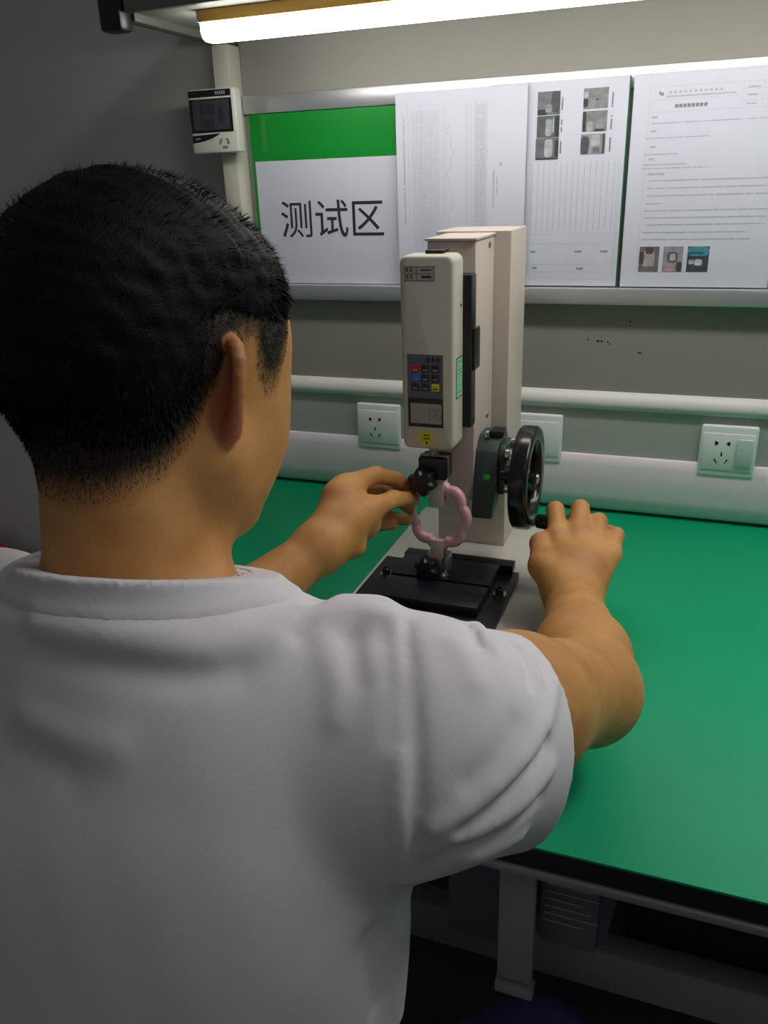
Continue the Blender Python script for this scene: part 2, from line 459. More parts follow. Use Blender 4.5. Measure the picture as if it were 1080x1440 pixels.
# sheet with photographs (behind)
D2 = sheet_thing('photo_sheet', 'sheet with six grey photographs and sideways text on the ledge', -0.3315, -0.1235, ZL + 0.0005, 1.436, 1.3715, 0.0015)
yp = 1.3715 - 0.0018
bm = bmesh.new()
for x in np.linspace(-0.262, -0.138, 15):
    cols(bm, 1.222, 1.322, x, yp, 0.0016)
for x in (-0.271, -0.264, -0.132, -0.129):
    add_quad(bm, x, x + 0.0006, yp, 1.150, 1.322)
for z in (1.218, 1.204, 1.172, 1.160, 1.150):
    add_quad(bm, -0.268, -0.136, yp, z, z + 0.0006)
for x in (-0.235, -0.225, -0.200, -0.180, -0.160):
    add_quad(bm, x, x + 0.0005, yp, 1.172, 1.204)
from_bm('print', bm, m_ink3, D2)
bm = bmesh.new()
for x, z in ((-0.257, 1.165), (-0.186, 1.164), (-0.26, 1.19), (-0.19, 1.19), (-0.15, 1.19)):
    rows(bm, x, x + 0.011, z, yp, 0.003)
for zc in (1.402, 1.372, 1.342):
    cols(bm, zc - 0.008, zc + 0.010, -0.2205, yp, 0.0024); cols(bm, zc - 0.008, zc + 0.012, -0.1475, yp, 0.0024)
from_bm('captions', bm, m_ink2, D2)
def photo(parent, x0, x1, z0, z1, y, tone, patches):
    bm = bmesh.new(); add_quad(bm, x0, x1, y, z0, z1)
    ph = from_bm('photo', bm, mat('photo_%d_%d_%d' % tone, tone, 0.6, noise=0.35, nscale=90), parent)
    for k, (a, b_, c, d, col) in enumerate(patches):
        bm = bmesh.new()
        n = 10
        cx, cz, rx, rz = (a + b_) / 2, (c + d) / 2, (b_ - a) / 2, (d - c) / 2
        vsr = []
        for i in range(n):
            an = 2 * math.pi * i / n
            sx = math.copysign(abs(math.cos(an)) ** 0.5, math.cos(an)); sz = math.copysign(abs(math.sin(an)) ** 0.5, math.sin(an))
            vsr.append(bm.verts.new((x0 + (x1 - x0) * min(1, max(0, cx + rx * sx)), y - 0.0001 - k * 0.00003, z0 + (z1 - z0) * min(1, max(0, cz + rz * sz)))))
        bm.faces.new(vsr); bmesh.ops.recalc_face_normals(bm, faces=bm.faces)
        from_bm('photo_detail', bm, mat('photo_%d_%d_%d' % col, col, 0.6, noise=0.3, nscale=90), ph)
yq = yp - 0.0002
photo(D2, -0.2565, -0.2225, 1.389, 1.421, yq, (120, 120, 126), [(0.0, 0.45, 0.0, 0.25, (60, 60, 66)), (0.6, 1, 0.1, 1, (84, 84, 90)), (0.35, 0.65, 0.1, 0.45, (150, 150, 155))])
photo(D2, -0.2565, -0.2225, 1.358, 1.388, yq, (96, 96, 102), [(0.38, 0.68, 0.05, 0.85, (168, 168, 174)), (0.8, 1, 0, 1, (60, 60, 66)), (0.7, 0.76, 0.2, 0.9, (200, 200, 205))])
photo(D2, -0.2575, -0.2225, 1.327, 1.3575, yq, (112, 112, 118), [(0.38, 0.75, 0.1, 0.95, (182, 182, 188)), (0.84, 1.0, 0.1, 0.9, (60, 60, 66)), (0, 1, 0, 0.08, (60, 60, 66))])
photo(D2, -0.1885, -0.1525, 1.394, 1.4215, yq, (138, 138, 142), [(0.0, 0.2, 0.1, 0.5, (60, 60, 66)), (0.02, 0.2, 0.55, 0.85, (184, 184, 190)), (0.5, 0.62, 0.4, 0.48, (60, 60, 66))])
photo(D2, -0.1885, -0.1525, 1.363, 1.391, yq, (134, 134, 138), [(0.0, 0.15, 0, 1, (60, 60, 66)), (0.18, 0.42, 0.0, 0.5, (168, 168, 174)), (0.5, 0.9, 0.0, 0.12, (60, 60, 66)), (0.55, 0.9, 0.15, 0.6, (150, 150, 155))])
photo(D2, -0.1895, -0.1535, 1.332, 1.360, yq, (150, 150, 154), [(0.0, 0.35, 0.0, 0.9, (84, 84, 90)), (0.88, 1, 0, 1, (84, 84, 90)), (0.5, 0.8, 0.05, 0.35, (120, 120, 126)), (0.4, 0.8, 0.4, 0.95, (182, 182, 188))])
box('clear_cover', (-0.3315, -0.1235), (1.3680, 1.3693), (ZL + 0.0005, 1.4355), m_glass, D2)

# sideways table sheet (in front of it)
D1 = sheet_thing('table_sheet', 'sheet with a sideways data table and a wavy trend line on the ledge', -0.4825, -0.2700, ZL + 0.0005, 1.4335, 1.3640)
yp = 1.3640 - 0.0018
bm = bmesh.new()
for x in np.linspace(-0.455, -0.412, 12):
    cols(bm, 1.18, 1.405, x, yp, 0.0012)
for x in (-0.462, -0.440, -0.4035, -0.400, -0.3665, -0.364, -0.358, -0.352, -0.3355, -0.333):
    add_quad(bm, x, x + 0.0007, yp, 1.160, 1.415)
for x in np.linspace(-0.350, -0.339, 4):
    cols(bm, 1.16, 1.41, x, yp, 0.0020, 0.0018)
for z in np.linspace(1.165, 1.412, 34):
    add_quad(bm, -0.352, -0.334, yp, z, z + 0.0005)
    add_quad(bm, -0.452, -0.405, yp, z, z + 0.0003)
from_bm('print', bm, m_ink3, D1)
bm = bmesh.new()
cols(bm, 1.235, 1.40, -0.470, yp, 0.0022)
pz = np.linspace(1.385, 1.200, 40)
px_ = -0.392 + 0.004 * np.sin(pz * 90) + 0.0025 * np.sin(pz * 310) + np.where(pz < 1.22, (1.22 - pz) * 0.9, 0)
for a in range(39):
    v = [bm.verts.new(p) for p in ((px_[a], yp, pz[a]), (px_[a] + 0.0007, yp, pz[a]), (px_[a + 1] + 0.0007, yp, pz[a + 1]), (px_[a + 1], yp, pz[a + 1]))]
    bm.faces.new(v)
cols(bm, 1.26, 1.315, -0.322, yp, 0.0020); add_quad(bm, -0.312, -0.3075, yp, 1.321, 1.326)
cols(bm, 1.28, 1.305, -0.316, yp, 0.0020)
from_bm('print', bm, m_ink, D1)
box('clear_cover', (-0.4825, -0.2700), (1.3605, 1.3618), (ZL + 0.0005, 1.4330), m_glass, D1)

# instruction sheet on the right
D3 = sheet_thing('instruction_sheet', 'sheet of instruction text with three small colour photographs on the ledge', -0.1175, 0.0955, ZL + 0.0005, 1.436, 1.3690)
yp = 1.3690 - 0.0018
bm = bmesh.new()
for z, a, b_ in ((1.4165, -0.092, 0.085), (1.3995, -0.092, 0.030), (1.3835, -0.095, 0.085), (1.4075, 0.030, 0.085), (1.3925, 0.030, 0.085)):
    add_quad(bm, a, b_, yp, z, z + 0.0006)
for x in (-0.094, 0.030, 0.056):
    add_quad(bm, x, x + 0.0006, yp, 1.1600 if x < 0 else 1.3835, 1.4165)
from_bm('table_lines', bm, m_ink3, D3)
bm = bmesh.new()
for k in range(8):
    add_quad(bm, -0.0585 + k * 0.0056, -0.0540 + k * 0.0056, yp, 1.3885, 1.3932)
add_quad(bm, -0.0815, -0.0790, yp, 1.4060, 1.4110); add_quad(bm, -0.0786, -0.0752, yp, 1.4050, 1.4092)
from_bm('heading', bm, m_ink2, D3)
bm = bmesh.new()
for k in range(11):
    add_quad(bm, -0.068 + k * 0.0068, -0.0645 + k * 0.0068, yp, 1.4075, 1.4105)
rows(bm, -0.071, 0.022, 1.4025, yp, 0.0022)
for z, fr, a in ((1.3685, 1, -0.089), (1.3490, .5, -0.095), (1.3270, .26, -0.096), (1.3130, .3, -0.097), (1.3080, .52, -0.097),
                 (1.2910, 1, -0.086), (1.2805, 1, -0.088), (1.2700, 1, -0.088), (1.2590, .13, -0.088), (1.2490, 1, -0.090),
                 (1.2390, 1, -0.090), (1.2290, 1, -0.086), (1.2180, .85, -0.090), (1.2080, .88, -0.090)):
    rows(bm, a, 0.085, z, yp, 0.0017, 0.0015, fr)
for z in (1.3760, 1.3575, 1.3365, 1.3200, 1.2995):
    rows(bm, -0.089, -0.089 + (0.026 if z < 1.30 else 0.009), z, yp, 0.0032)
rows(bm, 0.036, 0.054, 1.4085, yp, 0.0022); rows(bm, 0.036, 0.052, 1.3985, yp, 0.0022); rows(bm, 0.036, 0.050, 1.3875, yp, 0.002)
from_bm('text_lines', bm, m_ink, D3)
yq = yp - 0.0002
photo(D3, -0.0910, -0.0620, 1.1615, 1.1985, yq, (122, 104, 112), [(0.15, 0.8, 0.2, 0.85, (176, 166, 170)), (0.3, 0.7, 0.7, 0.98, (90, 70, 76)), (0, 0.25, 0.3, 0.8, (84, 66, 74))])
photo(D3, -0.0560, -0.0275, 1.1615, 1.1985, yq, (158, 152, 160), [(0.2, 0.75, 0.35, 0.8, (104, 96, 108)), (0.35, 0.65, 0.45, 0.72, (186, 180, 184)), (0.2, 0.6, 0.02, 0.25, (198, 150, 170)), (0.7, 1, 0.0, 0.4, (84, 66, 74))])
photo(D3, -0.0210, 0.0095, 1.1615, 1.1985, yq, (64, 70, 84), [(0, 1, 0.62, 1.0, (72, 150, 172)), (0.0, 0.75, 0.68, 0.8, (50, 100, 118)), (0.35, 0.72, 0.25, 0.5, (210, 206, 206)), (0.08, 0.34, 0.3, 0.48, (190, 186, 188))])
box('clear_cover', (-0.1175, 0.0955), (1.3655, 1.3668), (ZL + 0.0005, 1.4355), m_glass, D3)

# ================================================================== test stand
TS = thing('test_stand', 'beige hand-wheel test stand with a black slotted base plate', 'test stand', (-0.28, 1.06, 0.75))
box('base', (-0.412, -0.138), (0.780, 1.268), (0.7505, 0.772), m_base, TS, 0.003, 3, label='glossy off-white base')
cxm = -0.306
box('column', (-0.349, -0.243), (1.142, 1.247), (0.772, 1.238), m_beige, TS, 0.0015)
box('slide_housing', (-0.330, -0.266), (1.040, 1.142), (0.884, 1.232), m_beige, TS, 0.002)
box('housing_cover', (-0.332, -0.264), (1.036, 1.1415), (1.2325, 1.2355), m_beige, TS, 0.0005)
for (y, z) in ((1.112, 1.222), (1.112, 0.99)):
    lathe('screw', (-0.2665, y, z), (-0.26, y, z), [(0, 0.0042), (0.0022, 0.0038), (0.003, 0.001)], m_steel, TS, 12)
box('mount_bracket', (-0.336, -0.262), (1.006, 1.030), (1.000, 1.195), m_blkpl, TS, 0.002, label='black mounting bracket behind the gauge')
box('bracket_stop', (-0.2625, -0.259), (1.012, 1.040), (1.075, 1.128), m_blkpl, TS, 0.001)
box('carriage', (-0.330, -0.280), (1.029, 1.041), (1.02, 1.19), m_steel, TS, 0.001)
# black base plate and two slotted jaws
prism('base_plate', [(-0.397, 0.846), (-0.197, 0.846), (-0.197, 1.034), (-0.397, 1.034)], 'z', 0.772, 0.785, m_blkmt, TS, 0.0015, label='black base plate')
box('slot_block', (-0.362, -0.222), (0.890, 0.950), (0.785, 0.799), m_blkmt, TS, 0.001)
box('slot_block', (-0.362, -0.222), (0.957, 1.022), (0.785, 0.799), m_blkmt, TS, 0.001)
box('rear_block', (-0.366, -0.205), (1.026, 1.046), (0.785, 0.797), m_blkmt, TS, 0.001)
for (x, y) in ((-0.3755, 0.974), (-0.2085, 0.960)):
    lathe('washer', (x, y, 0.785), (x, y, 0.79), [(0, 0.0095), (0.0022, 0.0095), (0.0022, 0.0045)], m_chrome, TS, 20)
    b = lathe('bolt', (x, y, 0.786), (x, y, 0.80), [(0, 0.0058), (0.0085, 0.0058), (0.0095, 0.0048), (0.0095, 0.003), (0.005, 0.0028)], m_blkpl, TS, 16)
# lower grip
def star_knob(name, c, ax, r, h_, parent, m):
    d, u, v = frame_of(c, Vector(c) + Vector(ax)); c = Vector(c)
    bm = bmesh.new(); n = 48; rings = []
    for t, s in ((0, 0.80), (0.12, 0.93), (0.3, 1.0), (0.7, 1.0), (0.9, 0.9), (1.0, 0.72), (1.0, 0.3)):
        ring = []
        for i in range(n):
            a = 2 * math.pi * i / n
            rr = r * s * (0.86 + 0.14 * math.cos(6 * a))
            ring.append(bm.verts.new(c + d * (h_ * t) + (u * math.cos(a) + v * math.sin(a)) * rr))
        rings.append(ring)
    for a, b_ in zip(rings, rings[1:]):
        for i in range(n): bm.faces.new([a[i], a[(i + 1) % n], b_[(i + 1) % n], b_[i]])
    bm.faces.new(list(reversed(rings[0]))); bm.faces.new(rings[-1])
    return from_bm(name, bm, m, parent, 35)
RY = 0.985
lg = box('lower_grip', (-0.318, -0.286), (RY - 0.012, RY + 0.016), (0.785, 0.822), m_steel, TS, 0.0015, label='steel lower grip clamp')
box('jaw', (-0.310, -0.2925), (RY - 0.0085, RY - 0.0045), (0.815, 0.846), m_jaw, lg, 0.0006)
box('jaw', (-0.306, -0.2905), (RY + 0.0048, RY + 0.009), (0.815, 0.842), m_jaw, lg, 0.0006)
star_knob('knob', (-0.310, RY - 0.012, 0.808), (-0.12, -1, 0.12), 0.0180, 0.020, lg, m_blkpl)
cyl('guide_pin', (-0.289, RY - 0.016, 0.786), (-0.289, RY - 0.016, 0.826), 0.0022, m_chrome, lg, 12)
lathe('pin_foot', (-0.289, RY - 0.018, 0.799), (-0.289, RY - 0.018, 0.805), [(0, 0.007), (0.002, 0.007), (0.003, 0.003)], m_chrome, lg, 16)
# gearbox on the right side of the housing
GX = -0.2655
gb = prism('gearbox', [(1.022, 0.866), (1.052, 0.866), (1.066, 0.884), (1.118, 0.884), (1.118, 0.962), (1.104, 0.974), (1.072, 0.974), (1.050, 0.955)],
           'x', GX, GX + 0.030, m_gear, TS, 0.002, label='dark green-grey gearbox')
prism('gearbox_cap', [(1.052, 0.892), (1.104, 0.892), (1.104, 0.962), (1.062, 0.962), (1.052, 0.95)], 'x', GX + 0.030, GX + 0.040, m_gear, gb, 0.003)
for (y, z) in ((1.060, 0.950), (1.098, 0.955), (1.062, 0.900), (1.098, 0.898)):
    lathe('bolt', (GX + 0.040, y, z), (GX + 0.05, y, z), [(0, 0.0085), (0.005, 0.0085), (0.0062, 0.0075), (0.0062, 0.0045), (0.002, 0.004)], m_chrome, gb, 12)
lathe('indicator', (GX + 0.018, 1.044, 0.918), (GX + 0.018, 1.033, 0.918), [(0, 0.0075), (0.004, 0.007), (0.006, 0.004)], m_gdot, gb, 16, label='bright green indicator')
lathe('lock_screw', (GX + 0.012, 1.066, 0.971), (GX + 0.012, 1.066, 0.985), [(0, 0.0035), (0.008, 0.0035), (0.009, 0.002)], m_chrome, gb, 12)
box('cap_block', (GX + 0.014, GX + 0.034), (1.066, 1.092), (0.970, 0.980), m_blkpl, gb, 0.002)
# hand wheel
WC = Vector((-0.1910, 1.034, 0.928)); WR = 0.0705
hw = thing('handwheel', 'black handwheel with a dark green crank handle on the test stand', 'handwheel', (WC.x, WC.y, WC.z - WR))
bm = bmesh.new(); n = 56
pr = [(-0.0118, WR - 0.003), (-0.010, WR - 0.0008), (-0.008, WR), (0.008, WR), (0.010, WR - 0.0008), (0.0118, WR - 0.003), (0.0120, WR - 0.010), (0.0110, WR - 0.0185), (0.006, WR - 0.0225), (-0.006, WR - 0.0225), (-0.011, WR - 0.0185), (-0.0120, WR - 0.010)]
rings = [[bm.verts.new((WC.x + x, WC.y + r * math.cos(2 * math.pi * i / n), WC.z + r * math.sin(2 * math.pi * i / n))) for x, r in pr] for i in range(n)]
for i in range(n):
    A, B = rings[i], rings[(i + 1) % n]
    for j in range(len(pr)):
        k = (j + 1) % len(pr); bm.faces.new([A[j], A[k], B[k], B[j]])
bmesh.ops.recalc_face_normals(bm, faces=bm.faces)
from_bm('rim', bm, m_wheel, hw, 40)
for k in range(3):
    a = math.radians(78 + 120 * k)
    dy, dz = math.cos(a), math.sin(a)
    bm = bmesh.new()
    P0 = Vector((WC.x - 0.006, WC.y + dy * 0.008, WC.z + dz * 0.008)); P1 = Vector((WC.x - 0.002, WC.y + dy * (WR - 0.018), WC.z + dz * (WR - 0.018)))
    add_lathe(bm, P0, P1, [(0, 0.0085), ((P1 - P0).length, 0.0065)], 14)
    from_bm('spoke', bm, m_wheel, hw, 40)
lathe('hub', (GX + 0.040, WC.y, WC.z), (WC.x + 0.01, WC.y, WC.z), [(0, 0.008), (0.006, 0.008), (0.006, 0.013), (0.018, 0.014), (0.026, 0.016), (0.036, 0.015), (0.038, 0.008)], m_wheel, hw, 24)
nut = lathe('axle_nut', (WC.x + 0.004, WC.y, WC.z), (WC.x + 0.02, WC.y, WC.z), [(0, 0.0075), (0.010, 0.0075), (0.012, 0.006), (0.012, 0.003)], m_chrome, hw, 10)
HY, HZ = 1.030, 0.868
hp = lathe('handle_pin', (WC.x + 0.008, HY, HZ), (WC.x + 0.03, HY, HZ), [(0, 0.008), (0.006, 0.008), (0.007, 0.005), (0.018, 0.005)], m_steel, hw, 16)
lathe('handle', (WC.x + 0.016, HY, HZ), (WC.x + 0.12, HY, HZ), [(0, 0.0085), (0.003, 0.0100), (0.03, 0.0115), (0.07, 0.0125), (0.085, 0.010), (0.09, 0.005)], m_grip, hw, 24, label='dark green crank handle')

# ================================================================== force gauge
FG = thing('force_gauge', 'beige digital force gauge with coloured keys on the test stand', 'force gauge', (-0.306, 0.985, 0.965))
gx0, gx1, gy0, gy1, gz0, gz1 = -0.3415, -0.2725, 0.962, 1.005, 0.980, 1.2215
bm = bmesh.new()
def rrect(x0, x1, z0, z1, r, n=6):
    pts = []
    for cx, cz, a0 in ((x1 - r, z1 - r, 0), (x0 + r, z1 - r, 90), (x0 + r, z0 + r, 180), (x1 - r, z0 + r, 270)):
        for i in range(n + 1):
            a = math.radians(a0 + 90 * i / n); pts.append((cx + r * math.cos(a), cz + r * math.sin(a)))
    return pts
levels = [(gy0, 0.0045), (gy0 + 0.0012, 0.0020), (gy0 + 0.004, 0.0004), (gy0 + 0.009, 0.0), (gy1 - 0.002, 0.0), (gy1, 0.0015)]
rings = []
for y, ins in levels:
    rings.append([bm.verts.new((x, y, z)) for x, z in rrect(gx0 + ins, gx1 - ins, gz0 + ins, gz1 - ins, 0.0095 - ins * 0.5)])
nn = len(rings[0])
for a, b_ in zip(rings, rings[1:]):
    for i in range(nn): bm.faces.new([a[i], a[(i + 1) % nn], b_[(i + 1) % nn], b_[i]])
bm.faces.new(rings[0]); bm.faces.new(rings[-1])
bmesh.ops.recalc_face_normals(bm, faces=bm.faces)
from_bm('body', bm, m_gauge, FG, 50)
yf = gy0
def gpx(u): return gx0 + (gx1 - gx0) * u
def gpz(v): return gz1 - (gz1 - gz0) * v
kp = box('keypad_panel', (gpx(0.125), gpx(0.80)), (yf - 0.0005, yf + 0.001), (gpz(0.715), gpz(0.487)), m_keypad, FG)
cols_m = [[m_keyr, m_keyd, m_keyd], [m_keyb, m_keyd, m_keyd], [m_keyd, m_keyd, m_keyy]]
for r_ in range(3):
    for c_ in range(3):
        u0 = 0.205 + 0.19 * c_; v0 = 0.541 + 0.0485 * r_
        k = box('key', (gpx(u0), gpx(u0 + 0.145)), (yf - 0.0011, yf), (gpz(v0 + 0.039), gpz(v0)), cols_m[r_][c_], kp, 0.0003)
        bm = bmesh.new()
        for q in range(3):
            add_quad(bm, gpx(u0 + 0.03 + 0.03 * q), gpx(u0 + 0.052 + 0.03 * q), yf - 0.0013, gpz(v0 + 0.031), gpz(v0 + 0.022))
        from_bm('key_print', bm, m_keyt if cols_m[r_][c_] is not m_keyy else m_keyd, kp)
bm = bmesh.new()
for q in range(3):
    cx, cz = gpx(0.52 + 0.095 * q), gpz(0.512)
    add_quad(bm, cx - 0.0021, cx + 0.0021, yf - 0.0007, cz + 0.0010, cz + 0.0018)
    add_quad(bm, cx - 0.0018, cx + 0.0018, yf - 0.0007, cz - 0.0004, cz + 0.0004)
    add_quad(bm, cx - 0.0022, cx + 0.0022, yf - 0.0007, cz - 0.0020, cz - 0.0012)
    add_quad(bm, cx - 0.0005, cx + 0.0005, yf - 0.0007, cz - 0.0020, cz + 0.0020)
add_quad(bm, gpx(0.46), gpx(0.76), yf - 0.0007, gpz(0.5285), gpz(0.5265))
add_quad(bm, gpx(0.245), gpx(0.285), yf - 0.0007, gpz(0.534), gpz(0.530))
from_bm('panel_print', bm, m_hole, kp)
bz = box('display_bezel', (gpx(0.125), gpx(0.80)), (yf - 0.0006, yf + 0.001), (gpz(0.872), gpz(0.716)), m_blkpl, FG)
box('display', (gpx(0.175), gpx(0.772)), (yf - 0.0009, yf), (gpz(0.853), gpz(0.745)), m_lcd, bz)
bm = bmesh.new()
seg_digit(bm, '1', gpx(0.475), yf - 0.0011, gpz(0.835), 0.0050, 0.0150, 0.0009)
seg_digit(bm, '7', gpx(0.575), yf - 0.0011, gpz(0.835), 0.0052, 0.0150, 0.0009)
seg_digit(bm, '5', gpx(0.675), yf - 0.0011, gpz(0.835), 0.0052, 0.0150, 0.0009)
from_bm('digits', bm, m_lcdd, bz)
# asset label
lb = box('asset_label', (gpx(0.105), gpx(0.66)), (yf - 0.0003, yf + 0.0005), (gpz(0.122), gpz(0.050)), mat('label_film', (176, 172, 162), 0.5), FG)
bm = bmesh.new()
for v in (0.052, 0.085, 0.119): add_quad(bm, gpx(0.11), gpx(0.655), yf - 0.0005, gpz(v + 0.0022), gpz(v))
for u in (0.11, 0.325, 0.647): add_quad(bm, gpx(u), gpx(u + 0.008), yf - 0.0005, gpz(0.119), gpz(0.052))
add_quad(bm, gpx(0.40), gpx(0.60), yf - 0.0005, gpz(0.072), gpz(0.066)); add_quad(bm, gpx(0.42), gpx(0.60), yf - 0.0005, gpz(0.108), gpz(0.096))
from_bm('label_print', bm, mat('label_ink', (60, 60, 60), 0.6), lb)
bm = bmesh.new()
for v in (0.077, 0.110):
    for q in range(2):
        for (a_, b_, c_, d_) in ((0.0, 0.0030, 0.0, 0.0008), (0.0, 0.0030, 0.0016, 0.0024), (0.0, 0.0030, 0.0034, 0.0042), (0.0011, 0.0019, 0.0, 0.0042)):
            x_ = gpx(0.14) + q * 0.0050
            add_quad(bm, x_ + a_, x_ + b_, yf - 0.0005, gpz(v) + c_, gpz(v) + d_)
from_bm('label_print', bm, MATS['label_ink'], lb)
# yellow shield sticker
zc = gpz(0.937); xc = gpx(0.475)
ys = prism('warning_sticker', [(xc - 0.0085, zc + 0.009), (xc + 0.0085, zc + 0.009), (xc + 0.0088, zc - 0.001), (xc + 0.004, zc - 0.008), (xc, zc - 0.011), (xc - 0.004, zc - 0.008), (xc - 0.0088, zc - 0.001)],
           'y', yf - 0.0003, yf + 0.0003, m_warn, FG)
bm = bmesh.new()
for (a, b_, c, d) in ((-0.0032, -0.0008, 0.0035, 0.0060), (0.0008, 0.0032, 0.0035, 0.0060), (-0.0045, 0.0045, -0.0005, 0.0012), (-0.0014, 0.0014, -0.0075, -0.0040)):
    add_quad(bm, xc + a, xc + b_, yf - 0.0005, zc + c, zc + d)
from_bm('sticker_print', bm, mat('warn_ink', (70, 66, 16), 0.6), ys)
# green sticker and hole on the right side
gs = box('calibration_sticker', (gx1 - 0.0003, gx1 + 0.0004), (0.972, 1.000), (gpz(0.727), gpz(0.512)), m_stickb, FG, label='pale green sticker with a dark border on its side')
box('sticker_field', (gx1, gx1 + 0.0006), (0.974, 0.998), (gpz(0.720), gpz(0.519)), m_stick, gs)
bm = bmesh.new()
for i in range(9):
    for j in range(3):
        if random.random() < 0.75:
            y0 = 0.978 + j * 0.006; z0 = gpz(0.70) + i * 0.0048
            bm.faces.new([bm.verts.new(p) for p in ((gx1 + 0.0008, y0, z0), (gx1 + 0.0008, y0 + 0.004, z0), (gx1 + 0.0008, y0 + 0.004, z0 + 0.0022), (gx1 + 0.0008, y0, z0 + 0.0022))])
from_bm('sticker_print', bm, mat('sticker_ink', (70, 120, 88), 0.5), gs)
lathe('side_hole', (gx1 - 0.001, 0.994, gpz(0.255)), (gx1 + 0.0006, 0.994, gpz(0.255)), [(0, 0.0022), (0.0014, 0.0022)], m_hole, FG, 12)
box('top_hook_plate', (-0.315, -0.292), (0.985, 1.010), (gz1, gz1 + 0.004), m_blkpl, FG, 0.0008)
# sensor shaft and upper grip
cyl('sensor_shaft', (cxm, RY, 0.960), (cxm, RY, 0.9805), 0.0065, m_steel, FG, 20)
ug = box('upper_grip', (-0.324, -0.286), (RY - 0.014, RY + 0.018), (0.936, 0.966), m_blkpl, FG, 0.002, label='black upper grip clamp')
box('grip_plate', (-0.3245, -0.2855), (RY - 0.005, RY + 0.001), (0.938, 0.9675), m_steel, ug, 0.0008)
box('jaw', (-0.312, -0.291), (RY - 0.010, RY - 0.006), (0.896, 0.938), m_jaw, ug, 0.0006)
box('jaw', (-0.311, -0.290), (RY + 0.006, RY + 0.010), (0.900, 0.938), m_jaw, ug, 0.0006)
star_knob('knob', (-0.314, RY - 0.013, 0.936), (-0.10, -1, 0.0), 0.0200, 0.022, ug, m_blkpl)

# ================================================================== pink ring
bm = bmesh.new()
rc = Vector((-0.3005, RY, 0.881)); n = 96
yaw = math.radians(-6)
ux = Vector((math.cos(yaw), math.sin(yaw), 0)); uy = Vector((-math.sin(yaw), math.cos(yaw), 0)); uz = Vector((0, 0, 1))
sec = [(-0.0045, -0.0055), (-0.0055, 0.0), (-0.0045, 0.0055), (0.0045, 0.0055), (0.0055, 0.0), (0.0045, -0.0055)]
sec = []
for i in range(12):
    a = 2 * math.pi * i / 12
    sec.append((0.0064 * math.copysign(abs(math.cos(a)) ** 0.7, math.cos(a)), 0.0062 * math.copysign(abs(math.sin(a)) ** 0.55, math.sin(a))))
rings = []
for i in range(n):
    a = 2 * math.pi * i / n
    rr = 0.0352 + 0.0050 * abs(math.cos(4 * a)) ** 0.8
    d = ux * (math.cos(a) * 1.02) + uz * math.sin(a) * 1.14
    rings.append([bm.verts.new(rc + d * (rr + p) + uy * q) for p, q in sec])
for i in range(n):
    A, B = rings[i], rings[(i + 1) % n]
    for j in range(12):
        k = (j + 1) % 12; bm.faces.new([A[j], A[k], B[k], B[j]])
bmesh.ops.recalc_face_normals(bm, faces=bm.faces)
tag(from_bm('scalloped_ring', bm, m_pink, None, 'all'), 'pink scalloped plastic ring clamped between the two grips', 'plastic ring')

# ================================================================== far left: white table with a red pouch
TB = thing('side_table', 'low white table at the left picture edge beyond the shoulder', 'table', (-1.45, 1.15, 0))
box('table_top', (-1.95, -1.02), (0.85, 1.375), (0.47, 0.495), m_tablew, TB, 0.003)
for x in (-1.92, -1.05):
    for y in (0.88, 1.345):
        box('leg', (x - 0.018, x + 0.018), (y - 0.018, y + 0.018), (0, 0.47), m_strip, TB, 0.002)
bm = bmesh.new()
add_prism(bm, [(-1.90, 0.4955), (-1.492, 0.4955), (-1.500, 0.512), (-1.530, 0.530), (-1.86, 0.535)], 'y', 1.27, 1.36)
bmesh.ops.bevel(bm, geom=list(bm.edges), offset=0.008, segments=3, profile=0.5, affect='EDGES')
tag(from_bm('pouch', bm, m_red, None, 40), 'red pouch on the low white table at the left edge', 'pouch')
#@@PERSON@@
# ================================================================== person: implicit surfaces, polygonised with surface nets
def smin(a, b, k):
    if k <= 0: return np.minimum(a, b)
    h = np.maximum(k - np.abs(a - b), 0) / k
    return np.minimum(a, b) - h * h * k * 0.25

class P_:
    """one primitive: f(points Nx3) -> distance, op 'add' / 'sub' / 'disp'"""
    def __init__(self, f, k=0.0, op='add', c=None, r=None):
        self.f, self.k, self.op, self.c, self.r = f, k, op, c, r

def cone(a, b, r0, r1, k=0.01, op='add'):
    a = np.asarray(a, float); b = np.asarray(b, float)
    ba = b - a; l2 = ba @ ba; rr = r0 - r1; a2 = l2 - rr * rr; il2 = 1 / l2
    def f(p):
        pa = p - a; y = pa @ ba; z = y - l2
        x2 = ((pa * l2 - y[:, None] * ba) ** 2).sum(1)
        y2 = y * y * l2; z2 = z * z * l2
        kk = math.copysign(1, rr) * rr * rr * x2
        d3 = (np.sqrt(x2 * a2 * il2) + y * rr) * il2 - r0
        d1 = np.sqrt(x2 + z2) * il2 - r1
        d2 = np.sqrt(x2 + y2) * il2 - r0
        c1 = np.sign(z) * a2 * z2 > kk
        c2 = np.sign(y) * a2 * y2 < kk
        return np.where(c1, d1, np.where(c2, d2, d3))
    return P_(f, k, op)

def ell(c, r, k=0.02, op='add', axes=None):
    c = np.asarray(c, float); r = np.asarray(r, float)
    A = np.eye(3) if axes is None else np.asarray(axes, float)      # rows: local axes
    def f(p):
        q = (p - c) @ A.T
        k0 = np.sqrt(((q / r) ** 2).sum(1)); k1 = np.sqrt(((q / (r * r)) ** 2).sum(1))
        return np.where(k1 > 1e-9, k0 * (k0 - 1) / np.maximum(k1, 1e-9), -r.min())
    return P_(f, k, op)

